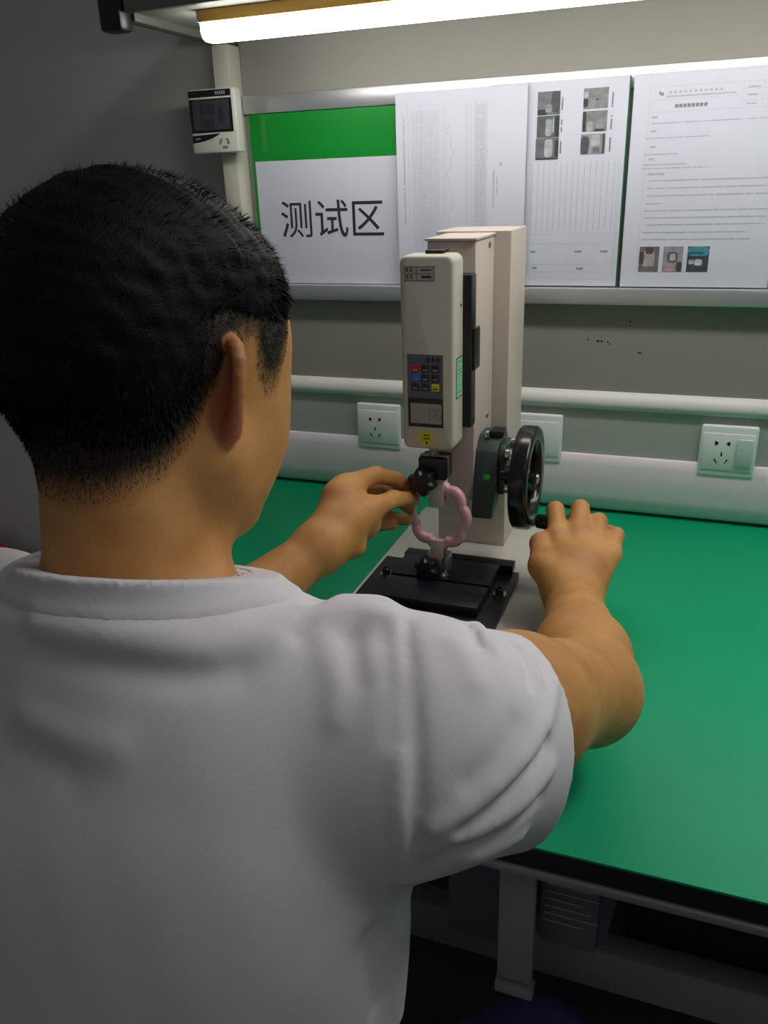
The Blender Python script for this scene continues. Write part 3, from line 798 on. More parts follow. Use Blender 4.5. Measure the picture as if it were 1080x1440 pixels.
def polyline_dist(p, pts):
    d = np.full(len(p), 1e9)
    for a, b in zip(pts, pts[1:]):
        a = np.asarray(a); b = np.asarray(b); ba = b - a
        h = np.clip(((p - a) @ ba) / (ba @ ba), 0, 1)
        d = np.minimum(d, np.linalg.norm(p - a - h[:, None] * ba, axis=1))
    return d

def evaluate(prims, p):
    d = np.full(len(p), 1.0)
    for q in prims:
        v = q.f(p)
        if q.op == 'add': d = smin(d, v, q.k)
        elif q.op == 'sub': d = -smin(-d, v, q.k)
        elif q.op == 'cut': d = np.maximum(d, v)
        else: d = d - v
    return d

def polygonise(prims, lo, hi, h, post=None, slack=1.0):
    B = 8; lo = np.asarray(lo, float); hi = np.asarray(hi, float)
    nb = np.ceil((hi - lo) / (B * h)).astype(int)
    gi = np.stack(np.meshgrid(*[np.arange(n) for n in nb], indexing='ij'), -1).reshape(-1, 3)
    cen = lo + (gi + 0.5) * B * h
    hd = 0.5 * math.sqrt(3) * B * h
    D = np.full(len(cen), 1.0); per = []
    for q in prims:
        v = q.f(cen); per.append(v)
        if q.op == 'add': D = smin(D, v, q.k)
    act = np.abs(D) < hd * 1.6 * slack + 0.02 * (slack > 1)
    if any(q.op in ('sub',) for q in prims):
        for q, v in zip(prims, per):
            if q.op == 'sub': act |= (np.abs(v) < hd * 1.6) & (D < hd * 1.6)
    gi = gi[act]; nA = len(gi)
    bmap = np.full(nb, -1, np.int64); bmap[tuple(gi.T)] = np.arange(nA)
    loc = np.stack(np.meshgrid(*[np.arange(B + 1)] * 3, indexing='ij'), -1).reshape(-1, 3)
    V = np.full((nA, len(loc)), 1.0)
    Da = D[act]
    for q, v in zip(prims, per):
        va = v[act]
        if q.op == 'add': rel = va < Da + 2.6 * hd + q.k
        elif q.op == 'disp': rel = np.ones(nA, bool)
        else: rel = np.abs(va) < 1e9
        if q.op == 'sub': rel = va < 2.6 * hd + q.k
        idx = np.nonzero(rel)[0]
        if not len(idx): continue
        for s in range(0, len(idx), 800):
            ii = idx[s:s + 800]
            p = (lo + (gi[ii][:, None, :] * B + loc[None]) * h).reshape(-1, 3)
            w_ = q.f(p).reshape(len(ii), -1)
            if q.op == 'add': V[ii] = smin(V[ii], w_, q.k)
            elif q.op == 'sub': V[ii] = -smin(-V[ii], w_, q.k)
            elif q.op == 'cut': V[ii] = np.maximum(V[ii], w_)
            else: V[ii] = V[ii] - w_
    if post is not None:
        for s in range(0, nA, 800):
            p = (lo + (gi[s:s + 800][:, None, :] * B + loc[None]) * h).reshape(-1, 3)
            V[s:s + 800] = post(p, V[s:s + 800].reshape(-1)).reshape(-1, len(loc))
    V = V.reshape(nA, B + 1, B + 1, B + 1)
    corners = [(i, j, k) for i in (0, 1) for j in (0, 1) for k in (0, 1)]
    C = np.stack([V[:, i:i + B, j:j + B, k:k + B] for i, j, k in corners], -1)
    ins = (C < 0).sum(-1)
    ac = (ins > 0) & (ins < 8)
    bi, x, y, z = np.nonzero(ac)
    cv = C[ac]
    ids = np.full((nA, B, B, B), -1, np.int64); ids[ac] = np.arange(len(bi))
    acc = np.zeros((len(bi), 3)); cnt = np.zeros(len(bi))
    cn = np.array(corners, float)
    for a in range(8):
        for b in range(a + 1, 8):
            if np.abs(cn[a] - cn[b]).sum() == 1:
                va, vb = cv[:, a], cv[:, b]
                m = (va < 0) != (vb < 0)
                t = np.where(m, va / np.where(m, va - vb, 1), 0)
                acc += m[:, None] * (cn[a] + t[:, None] * (cn[b] - cn[a])); cnt += m
    G = gi[bi] * B + np.stack([x, y, z], -1)
    verts = lo + (G + acc / cnt[:, None]) * h
    faces = []
    tot = nb * B
    def look(g):
        ok = ((g >= 0) & (g < tot)).all(1)
        g2 = np.where(ok[:, None], g, 0)
        b_ = bmap[tuple((g2 // B).T)]
        l = g2 % B
        r = np.where((b_ >= 0) & ok, ids[np.maximum(b_, 0), l[:, 0], l[:, 1], l[:, 2]], -1)
        return r
    inside = V < 0
    for ax in range(3):
        sl0 = (slice(None),) + (slice(0, B),) * 3
        sh = [slice(0, B)] * 3; sh[ax] = slice(1, B + 1)
        A0 = inside[sl0]; A1 = inside[(slice(None),) + tuple(sh)]
        e = A0 != A1
        b_, i, j, k = np.nonzero(e)
        g = gi[b_] * B + np.stack([i, j, k], -1)
        o1, o2 = [(1, 2), (2, 0), (0, 1)][ax]
        u = np.zeros(3, int); u[o1] = 1; v = np.zeros(3, int); v[o2] = 1
        q = np.stack([look(g - u - v), look(g - v), look(g), look(g - u)], -1)
        flip = ~A0[e]
        q[flip] = q[flip][:, ::-1]
        faces.append(q[(q >= 0).all(1)])
    return verts, np.concatenate(faces)

def np_mesh(name, verts, faces, m, parent, attrs=None):
    me = bpy.data.meshes.new(name)
    base = np.array(wloc(parent)) if parent is not None else np.zeros(3)
    nv, nf = len(verts), len(faces)
    k = faces.shape[1]
    me.vertices.add(nv); me.vertices.foreach_set('co', (verts - base).astype(np.float32).ravel())
    me.loops.add(nf * k); me.loops.foreach_set('vertex_index', faces.astype(np.int32).ravel())
    me.polygons.add(nf); me.polygons.foreach_set('loop_start', np.arange(0, nf * k, k, dtype=np.int32))
    me.update(calc_edges=True); me.validate()
    for an, av in (attrs or {}).items():
        a = me.attributes.new(an, 'FLOAT', 'POINT'); a.data.foreach_set('value', av.astype(np.float32))
    me.shade_smooth()
    me.materials.append(m)
    return link(name, me, parent, (0, 0, 0))

def drop_small(verts, faces, keep_frac=0.02):
    """remove small loose islands"""
    lab = np.arange(len(verts))
    while True:
        m = lab[faces].min(1)
        new = lab.copy()
        for c in range(faces.shape[1]): np.minimum.at(new, faces[:, c], m)
        new = new[new]
        if (new == lab).all(): break
        lab = new
    u, inv, cnt = np.unique(lab, return_inverse=True, return_counts=True)
    keep = cnt[inv] > keep_frac * len(verts)
    if keep.all(): return verts, faces
    mp = np.cumsum(keep) - 1
    f = faces[keep[faces].all(1)]
    return verts[keep], mp[f]

def unit(v):
    v = np.asarray(v, float); return v / np.linalg.norm(v)

# ---- head frame
HC = np.array([-0.334, 0.447, 1.199])
yaw, pit, rol = math.radians(8), math.radians(13), math.radians(0)
hf = np.array([math.sin(yaw) * math.cos(pit), math.cos(yaw) * math.cos(pit), -math.sin(pit)])
hr = unit(np.cross(hf, [0, 0, 1])); hu = np.cross(hr, hf)
hr, hu = hr * math.cos(rol) - hu * math.sin(rol), hu * math.cos(rol) + hr * math.sin(rol)
HA = np.stack([hr, hf, hu])
def hd(r, f, u): return HC + HA.T @ np.array([r, f, u])

skull = [ell(hd(0, -0.012, 0.030), (0.076, 0.094, 0.083), 0.03, axes=HA),
         ell(hd(0, -0.046, 0.004), (0.064, 0.054, 0.064), 0.03, axes=HA),
         ell(hd(0, 0.036, 0.020), (0.068, 0.064, 0.073), 0.03, axes=HA)]
face = [ell(hd(0, 0.040, -0.055), (0.064, 0.060, 0.070), 0.03, axes=HA)]
for s in (-1, 1):
    face += [ell(hd(s * 0.046, 0.050, -0.048), (0.024, 0.032, 0.034), 0.03, axes=HA),
             ell(hd(s * 0.045, 0.052, 0.006), (0.018, 0.034, 0.044), 0.03, axes=HA),
             cone(hd(s * 0.056, -0.002, -0.060), hd(s * 0.020, 0.074, -0.108), 0.020, 0.019, 0.03)]
face += [cone(hd(0, 0.094, 0.000), hd(0, 0.113, -0.042), 0.008, 0.013, 0.012),
         cone(hd(-0.014, 0.103, -0.044), hd(0.014, 0.103, -0.044), 0.009, 0.009, 0.008),
         ell(hd(0, 0.085, -0.110), (0.022, 0.018, 0.018), 0.02, axes=HA)]
for s in (-1, 1):
    face += [ell(hd(s * 0.032, 0.108, -0.004), (0.017, 0.014, 0.012), 0.012, 'sub', axes=HA),
             ell(hd(s * 0.032, 0.086, -0.004), (0.015, 0.013, 0.0125), 0.004, axes=HA),
             cone(hd(s * 0.012, 0.099, 0.014), hd(s * 0.046, 0.088, 0.016), 0.007, 0.006, 0.012)]
face += [cone(hd(-0.020, 0.095, -0.073), hd(0.020, 0.095, -0.073), 0.0065, 0.0065, 0.008),
         cone(hd(-0.018, 0.094, -0.083), hd(0.018, 0.094, -0.083), 0.007, 0.007, 0.008)]

# ---- ears: plate, helix rim, concha hump at the back, lobe
def ear(s):
    out = []
    er = unit(HA.T @ np.array([s * 0.86, -0.50, 0.0]))              # direction the ear plate points (out and back)
    eu = unit(HA.T @ np.array([s * 0.03, -0.08, 0.98])); en = np.cross(er, eu)
    o = hd(s * 0.066, -0.001, -0.012)
    def e(a, b, c=0.0): return o + er * a * 0.92 + eu * b * 0.86 + en * c
    AX = np.stack([er, eu, en])
    out.append(ell(e(0.009, 0.000), (0.019, 0.026, 0.0045), 0.004, axes=AX))
    out.append(ell(e(0.004, 0.000), (0.012, 0.021, 0.0105), 0.008, axes=AX))
    rim = [e(0.000, 0.020), e(0.006, 0.031), e(0.015, 0.0345), e(0.0225, 0.031), e(0.027, 0.022), e(0.028, 0.011), e(0.0270, 0.000), e(0.0250, -0.012), e(0.0220, -0.022), e(0.0170, -0.032)]
    rr = [0.0045, 0.0046, 0.0047, 0.0046, 0.0045, 0.0043, 0.0041, 0.0042, 0.0052, 0.0064]
    for a, b, ra, rb in zip(rim, rim[1:], rr, rr[1:]):
        out.append(cone(a, b, ra, rb, 0.0030))
    out.append(ell(e(0.011, -0.029), (0.0110, 0.0100, 0.0050), 0.005, axes=AX))
    return out

# ---- joints
SR = np.array([-0.146, 0.406, 0.985]); SL = np.array([-0.520, 0.435, 0.965])
ER = at(824, 968, 0.765); EL = np.array([-0.500, 0.640, 0.822])
WRr = at(806, 838, 0.985); WL = at(452, 768, 0.985)
NB = np.array([-0.330, 0.387, 1.050])

neck = [cone(hd(0.004, -0.032, -0.045), NB, 0.048, 0.054, 0.03),
        cone(hd(0.0, 0.012, -0.085), NB + [0, 0.035, -0.02], 0.038, 0.045, 0.03)]
TZ = np.array([0.42, 0.50, 0.62, 0.75, 0.87, 0.945, 0.99, 1.025, 1.06])
TC = np.array([[-0.33, 0.29], [-0.33, 0.295], [-0.331, 0.315], [-0.332, 0.34], [-0.334, 0.362], [-0.335, 0.375], [-0.336, 0.382], [-0.337, 0.385], [-0.337, 0.388]])
TA = np.array([0.170, 0.170, 0.160, 0.162, 0.178, 0.175, 0.150, 0.100, 0.05])
TB_ = np.array([0.110, 0.112, 0.106, 0.104, 0.108, 0.100, 0.085, 0.068, 0.045])
_ZG = np.linspace(0.30, 1.20, 361)
_kr = np.exp(-0.5 * (np.arange(-40, 41) * (_ZG[1] - _ZG[0]) / 0.022) ** 2); _kr /= _kr.sum()
def _sm(v):
    t = np.interp(_ZG, TZ, v); t = np.pad(t, 40, mode='edge')
    return np.convolve(t, _kr, 'valid')
_TCX, _TCY, _TAS, _TBS = _sm(TC[:, 0]), _sm(TC[:, 1]), _sm(TA), _sm(TB_)
def torso_f(da, db, tilt=0.12):
    def f(p):
        z = p[:, 2]
        zz = z - np.clip(p[:, 0] + 0.335, -0.2, 0.2) * tilt         # raised right shoulder
        cx = np.interp(zz, _ZG, _TCX); cy = np.interp(zz, _ZG, _TCY)
        a = np.interp(zz, _ZG, _TAS) + da; b = np.interp(zz, _ZG, _TBS) + db
        k = (np.abs((p[:, 0] - cx) / a) ** 2.4 + np.abs((p[:, 1] - cy) / b) ** 2.4) ** (1 / 2.4)
        d = (k - 1) * np.minimum(a, b)
        return np.maximum(d, np.maximum(TZ[0] - z, z - TZ[-1]))
    return f

body = [P_(torso_f(-0.006, -0.006), 0.02),
        cone(NB + [0.03, -0.01, -0.035], SR + [-0.02, -0.005, 0.006], 0.048, 0.042, 0.04),
        cone(NB + [-0.03, -0.01, -0.035], SL + [0.02, -0.005, 0.012], 0.048, 0.042, 0.04)]
HS = 0.95
def scaled(pr):
    for q in pr:
        q.f = (lambda g: (lambda p: HS * g(HC + (p - HC) / HS)))(q.f); q.k *= HS
    return pr
skull = scaled(skull); face = scaled(face); ears = scaled(ear(1) + ear(-1))
body += neck + skull + face + ears
# right arm
body += [cone(SR, SR * 0.5 + ER * 0.5 + np.array([0, 0, -0.006]), 0.056, 0.057, 0.03), cone(SR * 0.5 + ER * 0.5 + np.array([0, 0, -0.006]), ER, 0.057, 0.045, 0.02),
         ell(ER * 0.985 + SR * 0.015 + np.array([0.004, 0, -0.004]), (0.043, 0.046, 0.045), 0.02),
         cone(ER, ER * 0.72 + WRr * 0.28, 0.044, 0.046, 0.02),
         cone(ER * 0.72 + WRr * 0.28, WRr, 0.046, 0.0285, 0.02)]
# left arm
body += [cone(SL, EL, 0.052, 0.042, 0.03), cone(EL, EL * 0.7 + WL * 0.3, 0.042, 0.042, 0.02),
         cone(EL * 0.7 + WL * 0.3, WL, 0.042, 0.027, 0.02)]

def chain(pts, rads, k=0.005, k0=0.012):
    out = []
    for i, (a, b, ra, rb) in enumerate(zip(pts, pts[1:], rads, rads[1:])):
        out.append(cone(a, b, ra, rb, k0 if i == 0 else k))
    return out

# right hand: fist over the crank handle
HP = np.array([0.0, HY, HZ])
def rfin(mx, my, md, px_, py_, pd, x, ang, r):
    """MCP and PIP seen at pixels, then curl down in front of and under the handle at world x"""
    mcp = at(mx, my, md); pip = at(px_, py_, pd)
    dip = HP + [x, 0.022, -0.012]
    tip = HP + [x - 0.001, 0.004, -0.0235]
    return chain([mcp, pip, dip, tip], [r * 1.10, r * 1.02, r * 0.92, r * 0.80], 0.003, 0.009)
palmA = at(812, 792, 1.015)
rh = [cone(WRr, at(800, 795, 1.01), 0.029, 0.028, 0.02), cone(WRr, at(828, 800, 1.005), 0.028, 0.025, 0.02)]
MC = [(785, 756, 1.045), (813, 752, 1.042), (838, 763, 1.036), (859, 779, 1.025)]
for (x, y, d), r in zip(MC, (0.0160, 0.0158, 0.0150, 0.0135)):
    rh.append(cone(at(812 + (x - 812) * 0.35, 818, 0.998), at(x, y, d), 0.021, r, 0.010))
rh += rfin(*MC[0], 781, 717, 1.075, -0.152, 0, 0.0112)
rh += rfin(*MC[1], 816, 715, 1.072, -0.128, 0, 0.0115)
rh += rfin(*MC[2], 842, 733, 1.062, -0.106, 0, 0.0108)
rh += rfin(*MC[3], 867, 752, 1.050, -0.086, 0, 0.0095)
rh += chain([at(790, 826, 0.985), at(764, 796, 1.005), at(760, 764, 1.045), HP + [-0.150, -0.014, -0.010]], [0.022, 0.0175, 0.0125, 0.0095], 0.008, 0.015)
body += rh

# left hand: thumb and index pinch the ring, other fingers below
RL = np.array([-0.337, RY - 0.004, 0.888])
def lh_pts():
    out = []
    T = at(583, 703, 1.098)
    out += [cone(WL, at(490, 722, 1.02), 0.027, 0.026, 0.02), cone(WL, at(478, 742, 1.005), 0.027, 0.026, 0.02),
            cone(at(478, 700, 1.02), at(512, 735, 1.035), 0.024, 0.022, 0.015),
            cone(at(470, 758, 0.992), at(498, 768, 1.01), 0.021, 0.015, 0.012),
            cone(at(470, 730, 1.0), at(490, 690, 1.03), 0.022, 0.017, 0.012)]
    # thumb
    out += chain([at(490, 738, 1.0), at(527, 713, 1.025), at(553, 702, 1.06), at(580, 701, 1.090)], [0.019, 0.0135, 0.0112, 0.0090], 0.006, 0.014)
    # index
    out += chain([at(487, 684, 1.03), at(528, 668, 1.055), at(556, 674, 1.085), at(578, 690, 1.105)], [0.0155, 0.0112, 0.0100, 0.0082], 0.004, 0.012)
    # middle, ring, little fingers behind
    out += chain([at(490, 695, 1.05), at(530, 690, 1.10), at(556, 700, 1.125), at(576, 715, 1.125)], [0.015, 0.011, 0.0098, 0.0080], 0.003, 0.012)
    out += chain([at(493, 712, 1.06), at(528, 722, 1.105), at(552, 729, 1.12), at(573, 731, 1.115)], [0.0145, 0.0105, 0.0092, 0.0078], 0.003, 0.012)
    out += chain([at(492, 735, 1.05), at(512, 738, 1.085), at(534, 738, 1.105), at(552, 738, 1.110)], [0.013, 0.0095, 0.0085, 0.0072], 0.003, 0.012)
    return out
body += lh_pts()

PE = thing('person', 'person in a white t-shirt with short dark hair, seen from behind, turning the crank', 'person', (-0.33, 0.32, 0.0))
PE['label'] = 'person in a white t-shirt turning the crank and holding the pink ring'

bv, bf = polygonise(body, (-0.64, 0.17, 0.50), (0.04, 1.13, 1.36), 0.0025)
bv, bf = drop_small(bv, bf)
# hair masks in head space (a property of the scalp: where stubble grows)
def head_local(p): return (p - HC) @ HA.T / HS
def noise3(p, s, seed=0):
    r = np.random.default_rng(seed); o = np.zeros(len(p))
    for i in range(6):
        k = r.normal(size=3) * s; o += np.sin(p @ k + r.uniform(0, 6.28))
    return o / 6
def hair_edge(q):
    """signed height above the hairline (metres, positive = hair)"""
    r, f, u = q[:, 0], q[:, 1], q[:, 2]
    # lower border as a function of f along the side: nape -> round the ear -> sideburn -> temple -> brow hairline
    fs = [-0.12, -0.075, -0.045, -0.028, -0.012, 0.004, 0.014, 0.022, 0.034, 0.046, 0.058, 0.070, 0.085, 0.12]
    us = [-0.092, -0.088, -0.070, -0.045, -0.005, 0.018, 0.022, 0.000, -0.018, -0.012, 0.016, 0.048, 0.062, 0.075]
    return u - np.interp(f, fs, us)
q = head_local(bv)
he = hair_edge(q) + 0.003 * noise3(bv, 300, 1)
inhead = (np.abs(q[:, 0]) < 0.084) & (q[:, 2] > -0.11) & (q[:, 2] < 0.14) & (q[:, 1] > -0.13) & (q[:, 1] < 0.10)
isear = evaluate(ears, bv) < 0.0015
stub = np.clip(np.maximum(he / 0.028 + 0.18, (he > 0.002) * (q[:, 2] - 0.008) / 0.028), 0, 0.97) * inhead * (~isear)
red = np.exp(-((np.abs(q[:, 0]) - 0.08) ** 2 / 0.012 ** 2 + (q[:, 1] + 0.008) ** 2 / 0.03 ** 2 + (q[:, 2] + 0.02) ** 2 / 0.04 ** 2)) * np.clip(1 - evaluate(ears, bv) / 0.004, 0, 1)

def skin_material():
    m = bpy.data.materials.new('skin'); m.use_nodes = True
    nt = m.node_tree; N = nt.nodes; L = nt.links; b = N['Principled BSDF']
    tc = N.new('ShaderNodeTexCoord')
    n1 = N.new('ShaderNodeTexNoise'); n1.inputs['Scale'].default_value = 26; n1.inputs['Detail'].default_value = 5
    L.new(tc.outputs['Object'], n1.inputs['Vector'])
    cr = N.new('ShaderNodeValToRGB')
    cr.color_ramp.elements[0].position = 0.3; cr.color_ramp.elements[0].color = lin((176, 121, 64)) + (1,)
    cr.color_ramp.elements[1].position = 0.7; cr.color_ramp.elements[1].color = lin((200, 146, 84)) + (1,)
    L.new(n1.outputs['Fac'], cr.inputs['Fac'])
    a2 = N.new('ShaderNodeAttribute'); a2.attribute_name = 'red'
    mr = N.new('ShaderNodeMix'); mr.data_type = 'RGBA'
    L.new(a2.outputs['Fac'], mr.inputs['Factor']); L.new(cr.outputs['Color'], mr.inputs['A'])
    mr.inputs['B'].default_value = lin((186, 104, 74)) + (1,)
    a1 = N.new('ShaderNodeAttribute'); a1.attribute_name = 'stubble'
    n2 = N.new('ShaderNodeTexNoise'); n2.inputs['Scale'].default_value = 900; n2.inputs['Detail'].default_value = 2
    L.new(tc.outputs['Object'], n2.inputs['Vector'])
    ad = N.new('ShaderNodeMath'); ad.operation = 'MULTIPLY_ADD'; ad.inputs[1].default_value = 0.5; ad.inputs[2].default_value = -0.25
    L.new(n2.outputs['Fac'], ad.inputs[0])
    ad2 = N.new('ShaderNodeMath'); ad2.operation = 'ADD'
    L.new(a1.outputs['Fac'], ad2.inputs[0]); L.new(ad.outputs[0], ad2.inputs[1])
    ml = N.new('ShaderNodeMath'); ml.operation = 'MULTIPLY'; ml.use_clamp = True
    gt = N.new('ShaderNodeMath'); gt.operation = 'GREATER_THAN'; gt.inputs[1].default_value = 0.01
    L.new(a1.outputs['Fac'], gt.inputs[0]); L.new(gt.outputs[0], ml.inputs[0]); L.new(ad2.outputs[0], ml.inputs[1])
    mx = N.new('ShaderNodeMix'); mx.data_type = 'RGBA'
    L.new(ml.outputs[0], mx.inputs['Factor']); L.new(mr.outputs['Result'], mx.inputs['A'])
    mx.inputs['B'].default_value = lin((34, 27, 22)) + (1,)
    L.new(mx.outputs['Result'], b.inputs['Base Color'])
    b.inputs['Roughness'].default_value = 0.58
    b.inputs['Subsurface Weight'].default_value = 0.12
    b.inputs['Subsurface Radius'].default_value = (0.010, 0.004, 0.002); b.inputs['Subsurface Scale'].default_value = 0.5
    bp = N.new('ShaderNodeBump'); bp.inputs['Strength'].default_value = 0.12; bp.inputs['Distance'].default_value = 0.001
    n3 = N.new('ShaderNodeTexVoronoi'); n3.inputs['Scale'].default_value = 500
    L.new(tc.outputs['Object'], n3.inputs['Vector']); L.new(n3.outputs['Distance'], bp.inputs['Height'])
    L.new(bp.outputs['Normal'], b.inputs['Normal'])
    return m
np_mesh('body', bv, bf, skin_material(), PE, {'stubble': stub, 'red': red})

# ---- hair: thick cap over the skull plus short strands
def hair_thick(p):
    q = head_local(p)
    e = hair_edge(q)
    u, f, r = q[:, 2], q[:, 1], q[:, 0]
    top = np.clip((u - 0.030) / 0.045, 0, 1)
    back = np.clip((-f - 0.02) / 0.05, 0, 1) * np.clip((u + 0.062) / 0.05, 0, 1)
    t = 0.0105 * top + 0.0065 * back * (1 - top)
    t = t * np.clip(e / 0.02, 0, 1) + 0.0022 * noise3(p, 260, 3) * np.clip(t / 0.006, 0, 1)
    return np.where(t < 0.0014, -0.004, t - 0.0003)
hair_prims = list(skull)
hv, hfc = polygonise(hair_prims, HC - 0.15, HC + 0.16, 0.003, post=lambda p, d: d - hair_thick(p), slack=1.3)
hv, hfc = drop_small(hv, hfc, 0.05)
keep = hair_thick(hv) > 0.0
fk = hfc[keep[hfc].any(1)]
used = np.unique(fk); mp = np.full(len(hv), -1); mp[used] = np.arange(len(used))
hv2 = hv[used]; fk = mp[fk]
m_hair = mat('hair_black', (9, 7, 10), 0.6, noise=0.3, nscale=300, bump=0.3, bscale=700, spec=0.15)
HR = np_mesh('hair', hv2, fk, m_hair, PE)
# strands: thin tapered blades rooted on the scalp
def grad(prims, p, e=0.001):
    return np.stack([evaluate(prims, p + np.eye(3)[i] * e) - evaluate(prims, p - np.eye(3)[i] * e) for i in range(3)], -1)
tri = bv[bf[:, [0, 1, 2]]]
cenq = head_local(tri.mean(1))
cand = np.nonzero((hair_edge(cenq) > 0.002) & (np.abs(cenq[:, 0]) < 0.083) & (cenq[:, 2] > -0.10) & (cenq[:, 1] < 0.10)
                  & ~isear[bf].any(1))[0]
NS = 34000
pick = rng.choice(cand, NS)
wgt = rng.dirichlet((1, 1, 1), NS)
root = (tri[pick] * wgt[:, :, None]).sum(1)
nrm = grad(skull, root); nrm /= np.maximum(np.linalg.norm(nrm, axis=1, keepdims=True), 1e-6)
ql = head_local(root)
tk = np.maximum(hair_thick(root), 0.0)
e_ = hair_edge(ql)
length = np.where(tk > 0.001, tk * 1.25 + 0.003, 0.0022 + 0.0030 * np.clip(e_ / 0.03, 0, 1)) * rng.uniform(0.75, 1.2, NS)
down = -HA[2]; fwd = HA[1]
flow = np.clip((ql[:, 2] - 0.04) / 0.05, 0, 1)[:, None] * fwd * 0.55 + (1 - np.clip((ql[:, 2] - 0.04) / 0.05, 0, 1))[:, None] * down * 0.9
dirn = nrm * 0.75 + flow + rng.normal(0, 0.16, (NS, 3))
dirn /= np.linalg.norm(dirn, axis=1, keepdims=True)
side = np.cross(dirn, rng.normal(size=(NS, 3))); side /= np.linalg.norm(side, axis=1, keepdims=True)
wd = np.where(tk > 0.001, 0.00042, 0.00014)[:, None]
p0 = root - nrm * 0.0005
p1 = p0 + dirn * (length * 0.55)[:, None]
d2 = dirn + flow * 0.5; d2 /= np.linalg.norm(d2, axis=1, keepdims=True)
p2 = p1 + d2 * (length * 0.45)[:, None]
sv = np.stack([p0 - side * wd, p0 + side * wd, p1 + side * wd * 0.8, p1 - side * wd * 0.8, p2], 1).reshape(-1, 3)
ix = np.arange(NS)[:, None] * 5
sf = np.concatenate([ix + np.array([[0, 1, 2]]), ix + np.array([[0, 2, 3]]), ix + np.array([[3, 2, 4]])])
ss = np_mesh('hair_strands', sv, sf, m_hair, HR)
ss['kind'] = 'stuff'

